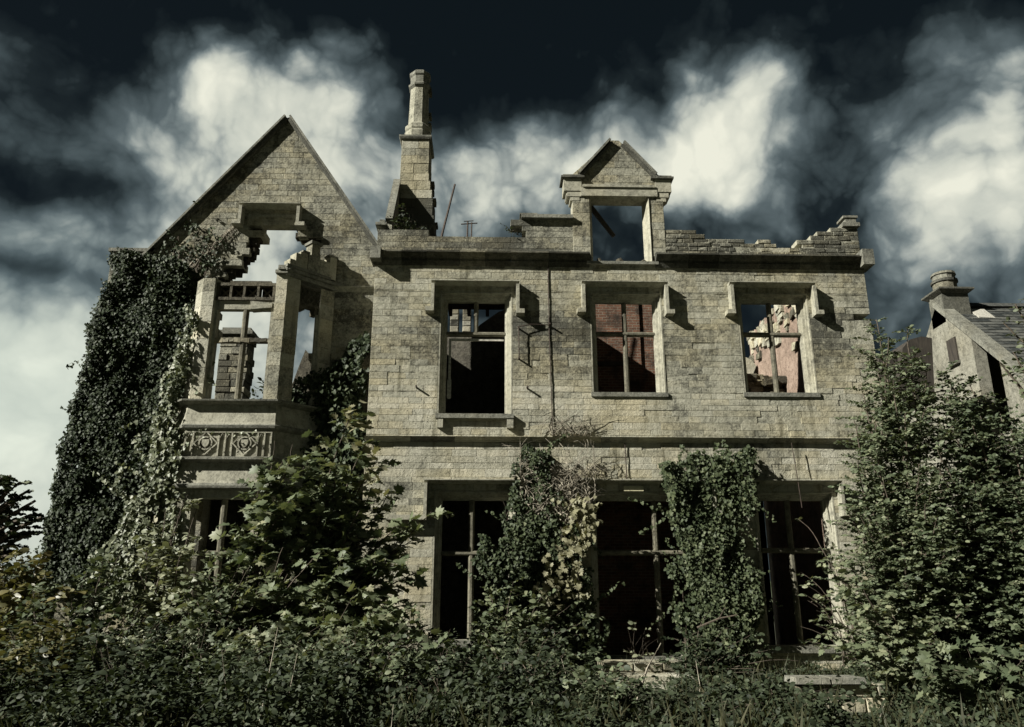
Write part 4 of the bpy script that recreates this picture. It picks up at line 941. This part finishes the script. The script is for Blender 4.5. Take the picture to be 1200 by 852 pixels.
# ---- the big sycamore saplings before the wing
syc = shrub('large leaved sycamore sapling rising between bay and mansion', 'sapling', (-3.9, 17.2, .1),
    [(-3.01, 17, 5.61), (-2.77, 17, 4.97), (-2.48, 17, 4.50), (-3.13, 16.6, 4.43), (-3.51, 16.8, 4.19), (-2.23, 17, 3.96), (-1.84, 16.6, 3.29), (-1.35, 17, 3.51), (-2.69, 16.4, 3.44), (-3.50, 16.2, 3.42), (-2.17, 16, 2.74), (-1.44, 16.4, 2.27), (-2.87, 15.8, 2.56), (-1.71, 16, 1.62)],
    'maple', M['sapling'], .20, .85, 9, 14, .25, .035, .12, name='sapling', gate=-.6, fill=1.1, spread=1.0, bow=.25, flat=.75)
shrub('dense sycamore sapling before the ground floor window of the bay', 'sapling', (-4.9, 16.4, .1),
    [(-4.57, 16.4, 4.93), (-4.27, 16.2, 4.53), (-4.13, 16.6, 4.79), (-4.68, 16, 3.90), (-4.34, 15.8, 3.53), (-3.79, 16.4, 4.40), (-3.88, 15.6, 3.51), (-4.79, 15.8, 3.04), (-4.92, 15.6, 2.55), (-3.87, 15.2, 2.68), (-4.28, 15.2, 2.07), (-3.13, 15.4, 2.69), (-4.95, 15.4, 1.92), (-3.45, 15, 1.91)],
    'maple', M['sapling'], .185, .95, 9, 14, .15, .03, .08, name='sapling', gate=-.22, spread=1.0, bow=.3, flat=.75)
# big separate leaves on the tall sapling, sunlight painted in by paler colour
def big_leaves(parent, pts, size, mat, leaf='maple'):
    tv, tf = T[leaf]; me = tri_mesh('leaf', tv, tf, np.zeros(len(tv)), mat); b = np.array(parent.location)
    for k, p in enumerate(pts):
        o = obj('leaf', me, parent); o.location = tuple(np.array(p) - b); s = size * rng.uniform(.7, 1.2); o.scale = (s, s, s)
        o.rotation_euler = (R(rng.uniform(15, 75)), R(rng.uniform(-35, 35)), R(rng.uniform(-170, 170)))
cl = [tuple(np.array(c) + rng.normal(0, .16, 3)) for c in ((-3.05, 17, 5.64), (-2.93, 17, 5.49), (-3.08, 17, 5.49), (-2.80, 17, 5.34), (-2.92, 17, 5.19), (-2.65, 17, 5.06), (-2.75, 16.9, 4.76), (-2.46, 16.9, 4.36), (-2.26, 16.9, 3.94)) for _ in range(5)]
big_leaves(syc, cl, .20, M['cream_leaf'])

# ---- right hand thicket
shrub('tall small leaved bush hiding the right end of the mansion', 'bush', (8.3, 16.4, .05),
    [(9.18, 17.5, 8.04), (9.18, 17.2, 7.63), (9.56, 17.2, 7.72), (9.59, 17, 6.99), (8.81, 17.4, 7.11), (8.28, 17, 6.28), (7.85, 16.6, 5.50), (8.88, 16.6, 6.47), (9.75, 16.8, 6.73), (7.51, 16.2, 4.50), (7.17, 16, 3.60), (8.07, 16, 5.36), (8.64, 16, 5.55), (9.23, 16.2, 5.79),
     (6.83, 15.6, 2.57), (7.18, 15.4, 3.36), (7.77, 15.4, 4.02), (8.50, 15.4, 4.36), (9.88, 16.8, 6.34), (9.57, 16.4, 5.28), (8.82, 15.6, 4.06), (8.55, 15.2, 3.18), (8.24, 15, 3.48), (7.85, 14.8, 2.37), (8.39, 15, 2.07), (6.57, 15.4, 1.77), (6.99, 15, 2.07), (7.71, 15, 2.69)],
    'oval', M['shrub'], .088, .95, 15, 38, .06, .035, .08, name='bush', bow=.2, fill=2.0, spread=1.0, gate=-.42)
shrub('broad dark bush at the right edge below the outbuilding', 'bush', (10.6, 16.2, .05),
    [(10.17, 17, 6.60), (10.42, 17, 6.36), (10.95, 17.2, 6.50), (11.04, 17, 6.01), (11.43, 17, 6.01), (11.78, 17, 5.81), (12.21, 17, 6.01), (9.72, 16.4, 5.28), (9.88, 16.2, 4.69), (10.57, 16.2, 4.52), (11.06, 16, 4.48), (8.82, 15.6, 3.55), (9.30, 15.4, 3.04), (10.01, 15.2, 3.02), (9.76, 16.5, 5.97), (9.59, 16, 5.19), (9.07, 15.6, 4.23), (9.02, 15.4, 3.36), (8.49, 15, 2.69), (9.16, 16, 4.83), (10.27, 16, 5.56), (10.61, 15.8, 5.15), (11.04, 16, 4.84), (9.82, 16, 5.56), (9.47, 15.4, 4.03), (10.21, 15.4, 3.87), (8.58, 15, 2.07), (9.20, 14.8, 1.77), (9.86, 14.8, 1.92)],
    'oval', M['shrub'], .092, 1.05, 15, 38, .06, .04, -.18, name='bush', bow=.2, fill=2.0, spread=1.0, gate=-.42)
shrub('bright leafed low bush with lobed leaves in front of the right thicket', 'bush', (7.4, 14.4, .05),
    [(6.00, 14.6, 2.43), (6.23, 14.4, 1.91), (6.31, 14, 1.55), (6.78, 14, 1.76), (7.17, 14, 1.41), (5.65, 14.2, 1.48), (6.19, 13.6, 0.95), (6.69, 13.5, 0.83), (7.34, 13.6, 1.08), (5.80, 13.8, 1.08)],
    'maple', M['shrub'], .12, .5, 10, 22, .1, .02, .35, name='bush', bow=.35, flat=.8)
shrub('leafy branch reaching across the last ground floor window', 'branch', (7.7, 17.6, .4),
    [(6.77, 17.8, 2.30), (6.88, 17.6, 1.97), (6.84, 17.8, 1.80), (7.26, 17.8, 2.70), (7.53, 17.8, 2.89), (6.98, 18.2, 3.48)], 'oval', M['shrub'], .115, .4, 5, 22, .45, .018, .45, name='branch', bow=.5)
shrub('foliage of a tree overhanging the slate roof at the right edge', 'tree', (20.2, 24.0, .0),
    [(16.75, 24, 10.41), (17.35, 24, 11.31), (17.60, 24, 10.41), (16.81, 24, 9.53), (16.29, 24, 9.09), (17.04, 24, 8.96), (17.98, 24, 11.62), (17.17, 24.2, 11.23)], 'oval', M['shrub'], .17, .7, 6, 20, .4, .09, .1, name='tree', bow=.15, crown='crown')

# ---- left hand thicket
LG = 'bushes in the left thicket'
shrub('pointed sunlit bush at the foot of the creeper beside the bay', 'bush', (-6.2, 15.6, .05),
    [(-5.90, 16, 3.72), (-6.05, 16, 3.55), (-6.11, 15.8, 3.20), (-6.46, 16, 3.39), (-5.81, 16.2, 3.61), (-6.65, 15.8, 2.96), (-5.74, 15.4, 2.69), (-6.02, 15.2, 2.37), (-6.57, 15.4, 2.38), (-5.37, 15.2, 2.07), (-5.64, 15, 1.77)],
    'oval', M['palecreeper'], .14, .75, 10, 20, .12, .022, .12, LG, name='bush', bow=.3, flat=.8)
shrub('tall olive bush with long drooping leaves at the left edge', 'bush', (-8.6, 14.6, .05),
    [(-8.81, 15, 2.65), (-8.36, 14.8, 2.49), (-8.08, 15, 2.43), (-9.14, 15, 2.81), (-7.42, 14.6, 1.90), (-8.07, 14.2, 1.89), (-7.49, 14, 1.62), (-8.28, 14, 1.75), (-6.97, 13.8, 1.22), (-7.25, 13.4, 0.98), (-7.84, 13.4, 0.98)],
    'oval', M['olive'], .16, .9, 10, 22, .1, .025, .1, LG, name='bush', bow=.35)
shrub('rounded dark green bush between the olive bush and the pointed bush', 'bush', (-7.2, 15.0, .05),
    [(-7.46, 15.2, 2.19), (-7.21, 15.4, 2.45), (-6.90, 15.4, 2.53), (-6.98, 14.8, 1.76), (-6.32, 14.6, 1.90), (-6.35, 14.2, 1.35), (-5.87, 14.2, 1.48), (-7.10, 14.4, 1.48), (-6.52, 13.8, 0.96), (-5.75, 13.6, 0.90)],
    'oval', M['shrub'], .12, .85, 11, 24, .1, .022, .0, LG, name='bush', bow=.3)
shrub('low bush of pale stems in the middle of the left thicket', 'bush', (-5.0, 14.2, .05),
    [(-5.16, 14.2, 1.48), (-4.90, 14.4, 1.69), (-4.46, 14.2, 1.55), (-4.02, 14, 1.28), (-5.08, 13.6, 0.97), (-4.62, 13.6, 1.03), (-4.04, 13.5, 0.91), (-3.65, 14, 1.15), (-5.08, 13.2, 0.62), (-4.17, 13, 0.57)],
    'oval', M['weed'], .11, .75, 11, 24, .08, .016, .2, LG, name='bush', bow=.35)
shrub('upright pale leafed bush before the lower window of the bay', 'bush', (-5.2, 15.2, .05),
    [(-5.25, 15.4, 2.53), (-4.94, 15.2, 2.68), (-4.62, 15.2, 2.37), (-5.39, 15, 2.21), (-4.26, 15, 2.44), (-4.83, 14.8, 1.91), (-4.31, 14.6, 1.76), (-5.03, 14.6, 1.62), (-4.01, 14.8, 1.91)],
    'oval', M['shrub'], .11, .6, 11, 24, .1, .018, .25, LG, name='bush', bow=.3)
shrub('broad pale bush at the foot of the sapling beside the mansion', 'bush', (-2.9, 14.6, .05),
    [(-3.30, 15, 1.91), (-2.85, 15, 2.06), (-2.38, 15, 1.91), (-1.89, 14.8, 1.76), (-1.45, 15, 1.59), (-2.84, 14.4, 1.48), (-2.08, 14.2, 1.34), (-3.43, 14.4, 1.48), (-1.50, 14.2, 1.14), (-0.97, 14.8, 1.26)],
    'maple', M['sapling'], .175, .75, 10, 15, .1, .018, .2, LG, name='bush', bow=.3)
shrub('low leafy bush under the tall sapling beside the mansion', 'bush', (-2.2, 15.4, .05),
    [(-2.43, 15, 1.47), (-1.99, 14.6, 1.27), (-1.58, 15, 1.18), (-1.16, 15.4, 1.32), (-0.86, 15.6, 1.09), (-2.56, 14.2, 1.00), (-1.69, 14.2, 0.73), (-1.16, 14.6, 0.78), (-0.51, 15, 0.75), (-3.25, 14.4, 1.13), (-3.29, 13.8, 0.76)],
    'oval', M['weed'], .11, .75, 11, 24, .08, .016, .15, LG, name='bush', bow=.35)
shrub('pale leafed bush rising at the foot of the first ivy column', 'bush', (.2, 16.6, .1),
    [(0.01, 17, 1.96), (0.53, 17, 2.09), (1.13, 16.8, 1.95), (1.62, 16.8, 1.70), (2.08, 16.8, 1.42), (-0.25, 17, 1.54), (0.18, 16.8, 1.46), (0.78, 16.8, 1.43), (1.28, 16.6, 1.30), (1.79, 16.6, 1.06), (0.42, 16, 0.92), (1.05, 15.8, 0.78), (1.69, 15.8, 0.56), (-0.31, 16, 0.85), (2.20, 16.6, 0.74)],
    'oval', M['shrub'], .12, .7, 11, 24, .08, .016, .15, 'bushes along the foot of the mansion', name='bush', bow=.35)
shrub('dark bush of tangled stems at the foot of the second ivy column', 'bush', (3.9, 16.6, .1),
    [(4.02, 17, 1.29), (4.53, 17.2, 1.54), (4.80, 17, 1.21), (5.25, 16.8, 1.05), (5.59, 16.6, 0.81), (4.70, 16.2, 0.76), (4.12, 16.2, 0.68), (5.20, 15.8, 0.40), (5.93, 16.2, 0.60)],
    'oval', M['weed'], .11, .75, 10, 22, .08, .018, -.1, 'bushes along the foot of the mansion', name='bush', bow=.35)
g = G(); g.tube([(4.2, 16.9, 1.2), (4.6, 16.7, 1.38), (4.95, 16.6, 1.45)], [.022, .018, .01], 6); g.tube([(4.6, 16.7, 1.38), (4.72, 16.6, 1.6)], [.012, .006], 4)
tag(g.build('dead_branch', M['bark']), 'bare thin dead branch leaning in the bush under the second ivy column', 'branch')
g = G(); g.tube([(2.35, 13.8, .1), (2.62, 14.1, .62), (2.95, 14.5, 1.0)], [.02, .018, .01], 5)
tag(g.build('stalk', M['twig']), 'single pale bent stalk standing before the stone steps', 'stalk')

FGL = [('low nettle clump at the bottom left corner', -7.4, 11.4, 'olive', 1.35), ('olive leaved low bush near the bottom left corner', -6.2, 12.2, 'olive', 1.4), ('dim low bush before the pointed sunlit bush', -5.0, 11.8, 'weed', 1.25),
       ('low dark bush before the bush of pale stems', -3.9, 12.4, 'shrub', 1.15), ('low nettle clump before the tall sapling', -2.9, 11.7, 'weed', .95), ('low bush of small leaves under the tall sapling', -1.8, 12.6, 'shrub', 1.1),
       ('low weed clump before the tall ground floor window', -.6, 12.0, 'weed', .9), ('low dark bush before the first ivy column', .6, 12.7, 'weed', 1.0), ('nettle clump left of the bent pale stalk', 1.7, 12.2, 'shrub', .8),
       ('low weeds right of the bent pale stalk', 3.0, 11.6, 'weed', .45), ('dim low weeds before the second ivy column', 3.9, 12.0, 'weed', .5), ('low weed clump before the low broken wall', 4.5, 12.6, 'weed', .55), ('low leafy bush at the bottom right beside the low wall', 7.0, 12.0, 'shrub', .95), ('dark low bush at the bottom right corner', 8.3, 12.3, 'olive', 1.1),
       ('tall weedy bush rising behind the olive leaved low bush', -6.9, 13.4, 'shrub', 1.75), ('spiky pale weed bush left of the bush of pale stems', -5.9, 13.3, 'palecreeper', 1.45), ('leafy upright bush in front of the lower bay window', -4.6, 13.2, 'shrub', 1.5),
       ('mid green leafy bush left of the broad pale bush', -3.6, 13.4, 'palecreeper', 1.35), ('upright dark bush before the broad pale bush', -2.2, 13.6, 'shrub', 1.45), ('thin leafy bush under the tall ground floor window', -.9, 14.2, 'shrub', 1.3),
       ('dim bush before the pale leafed bush', .4, 14.2, 'weed', 1.15)]
for lb, x, y, mt_, h_ in FGL:
    tp = [(x + rng.normal(0, .55), y + rng.normal(0, .35), h_ * rng.uniform(.65, 1.12)) for _ in range(11)]
    shrub(lb, 'bush', (x, y, .0), tp, 'maple' if 'leafy' in lb else 'oval', M[mt_], .14 if 'leafy' in lb else .10, .5, 12, 22, .08, .012, -.1, 'low growth along the foreground', name='bush', bow=.4, fill=.8, gate=-.05)

# ---- smaller growth on the ruin
def small(label, base, tips, size=.09, mat='weed', twig=.2, perm=26, tone=.0): return shrub(label, 'weed', base, tips, 'oval', M[mat], size, twig, 9, perm, .2, .008, tone, name='weed', twigr=.004)
small('leggy weeds sprouting at the foot of the chimney stub', (-2.35, 19.75, 11.25), [(-2.9, 19.7, 12.0), (-2.6, 19.7, 11.95), (-2.3, 19.7, 11.9), (-2.05, 19.7, 11.7), (-2.45, 19.7, 12.15), (-1.8, 19.7, 11.55), (-2.75, 19.7, 11.7)], .11, 'weed', .22, 20, -.1)
small('small weed rooted in the parapet step', (.62, 19.7, 11.25), [(.4, 19.7, 11.5), (.55, 19.7, 11.55), (.75, 19.7, 11.4)], .08)
small('little sapling growing inside the open bay window', (-6.0, 20.6, 6.2), [(-6.15, 20.6, 7.35), (-5.8, 20.6, 7.45), (-5.95, 20.6, 7.2), (-6.3, 20.6, 7.1), (-5.6, 20.6, 7.1)], .13, 'weed', .3, 16)
small('dry weed tuft on the slope of the left gable coping', (-8.25, 20.3, 12.2), [(-8.35, 20.3, 12.55), (-8.2, 20.3, 12.6), (-8.4, 20.2, 12.4)], .09, 'weed', .12, 20)
small('feathery weed clump beside the foot of the wide window', (2.93, 17, 0.51), [(2.79, 17, 1.21), (2.97, 17, 1.32), (3.17, 17, 1.21), (3.36, 17, 1.04), (2.66, 17, 0.99), (3.01, 16.8, 1.05)], .10, 'palecreeper', .28, 26, -.1)

# ---- tree far off at the left
shrub('distant dark tree standing on the horizon at the left edge', 'tree', (-27.0, 40.0, .0),
    [(-24.22, 40, 7.71), (-23.69, 40, 7.80), (-23.22, 40, 7.46), (-22.76, 40, 7.21), (-22.37, 40, 6.67), (-22.43, 40, 6.05), (-24.76, 40, 7.50), (-25.18, 40, 6.87), (-23.24, 40, 6.46), (-23.75, 40, 5.84), (-21.98, 40, 5.80), (-24.40, 40, 6.04)], 'ivy', M['ivy'], .24, 1.5, 4.5, 26, .4, .25, -.2, name='tree', bow=.5, crown='crown', twigr=.03)
def treeline():
    L = Leaves(); n = 16000; a = rng.uniform(-1.2, 1.2, n); r = rng.uniform(95, 130, n)
    X = r * np.sin(a); Y = r * np.cos(a); H = np.array([4.2 + 2.6 * mnoise.noise((x * .07, y * .07, 0)) + 1.2 * mnoise.noise((x * .3, y * .3, 2)) for x, y in zip(X, Y)])
    P = np.stack([X, Y, H * rng.random(n) ** .6], 1); L.add(P, unit(rng.normal(0, 1, (n, 3))), unit(np.array((-.3, -.8, .5)) + rng.normal(0, .5, (n, 3))), rng.uniform(.8, 1.8, n), rng.normal(-.3, .3, n))
    o = L.build('distant_woods', 'ivy', M['ivy'], None); o['label'] = 'far dark woods along the horizon'
treeline()

# ---- undergrowth covering the ground in front
def undergrowth():
    L = Leaves(); B_ = Leaves(); Gp = Leaves(); stalks = G()
    for k in range(7800):
        y = 9.2 + 9.8 * rng.random() ** .9; x = rng.uniform(-.74 * y - 4, .74 * y + 4)
        if y > 18.6 and x < -3: continue
        if 4.6 < x < 6.7 and 11.0 < y < 13.7 and rng.random() < .75: continue
        if 2.0 < x < 3.7 and 13.0 < y < 18.4 and rng.random() < .8: continue
        c = fbm(x, y, .5, 3.3); hgt = max(.10, (.50 + .75 * c if x < 1.2 else .28 + .36 * c) * (1.1 - .02 * (y - 9))) * rng.uniform(.6, 1.2)
        if 2.6 < x < 4.6 and y > 15: hgt *= .55
        if fbm(x, y, 1.1, 8.1) < -.12: continue
        m = int(10 + 14 * hgt / .5); ph = rng.uniform(0, 6.28); ln = np.array((math.cos(ph), math.sin(ph), 0)) * .22 * hgt
        v = rng.random(m) ** .7; P = np.array((x, y, .05)) + v[:, None] * (UP * hgt + ln) + rng.normal(0, .09, (m, 3)) * np.array((1, 1, .5))
        A = unit(rng.normal(0, .8, (m, 3)) * np.array((1, 1, .6)) + UP * .15); N = unit(UP * .9 + rng.normal(0, .4, (m, 3)) + np.array((-.2, -.2, 0)))
        L.add(P, A, N, rng.uniform(.05, .11, m), np.full(m, .2 * c) + rng.normal(-.05, .3, m))
        if rng.random() < .006:
            q = np.array((x, y, 0)); e = q + np.array((rng.normal(0, .18), rng.normal(0, .1), hgt * rng.uniform(1.1, 1.8) + .1)); stalks.tube([tuple(q), tuple((q + e) / 2 + rng.normal(0, .04, 3)), tuple(e)], [.008, .006, .003], 3, rng.normal(0, .3))
        if rng.random() < .16:
            m = 9; P = np.array((x, y, .03)) + rng.normal(0, .08, (m, 3)) * np.array((1, 1, 0)); A = unit(UP + rng.normal(0, .28, (m, 3))); N = unit(rng.normal(0, 1, (m, 3)) * np.array((1, 1, .1)))
            B_.add(P, A, N, rng.uniform(.25, .65, m), rng.normal(-.2, .35, m))
    for k in range(520):
        y = rng.uniform(10.2, 15.5); x = rng.uniform(-.72 * y, .72 * y)
        if x > 1.5 and (rng.random() < .6 or y > 12.8): continue
        if fbm(x, y, .7, 6.6) < .02: continue
        hh = rng.uniform(.7, 1.35) * (1 if x < 1.5 else .6); m = int(hh / .035); v = np.linspace(.12, 1, m); ph = rng.uniform(0, 6.28, m); lx, ly = rng.normal(0, .12, 2)
        P = np.stack([x + lx * v, y + ly * v, hh * v], 1); A = np.stack([np.cos(ph), np.sin(ph), rng.uniform(-.2, .5, m)], 1)
        L.add(P, unit(A), unit(UP * .8 + rng.normal(0, .3, (m, 3))), (.16 - .09 * v) * rng.uniform(.8, 1.2, m), rng.normal(.12, .2, m))
    t = thing('undergrowth', 'rank nettles and grass covering the ground before the ruin', 'undergrowth'); t['kind'] = 'stuff'
    L.build('nettles', 'oval', M['weed'], t); B_.build('grass', 'blade', M['grass'], t); o = stalks.build('dead_stalks', M['twig'], t); o['kind'] = 'stuff'
undergrowth()
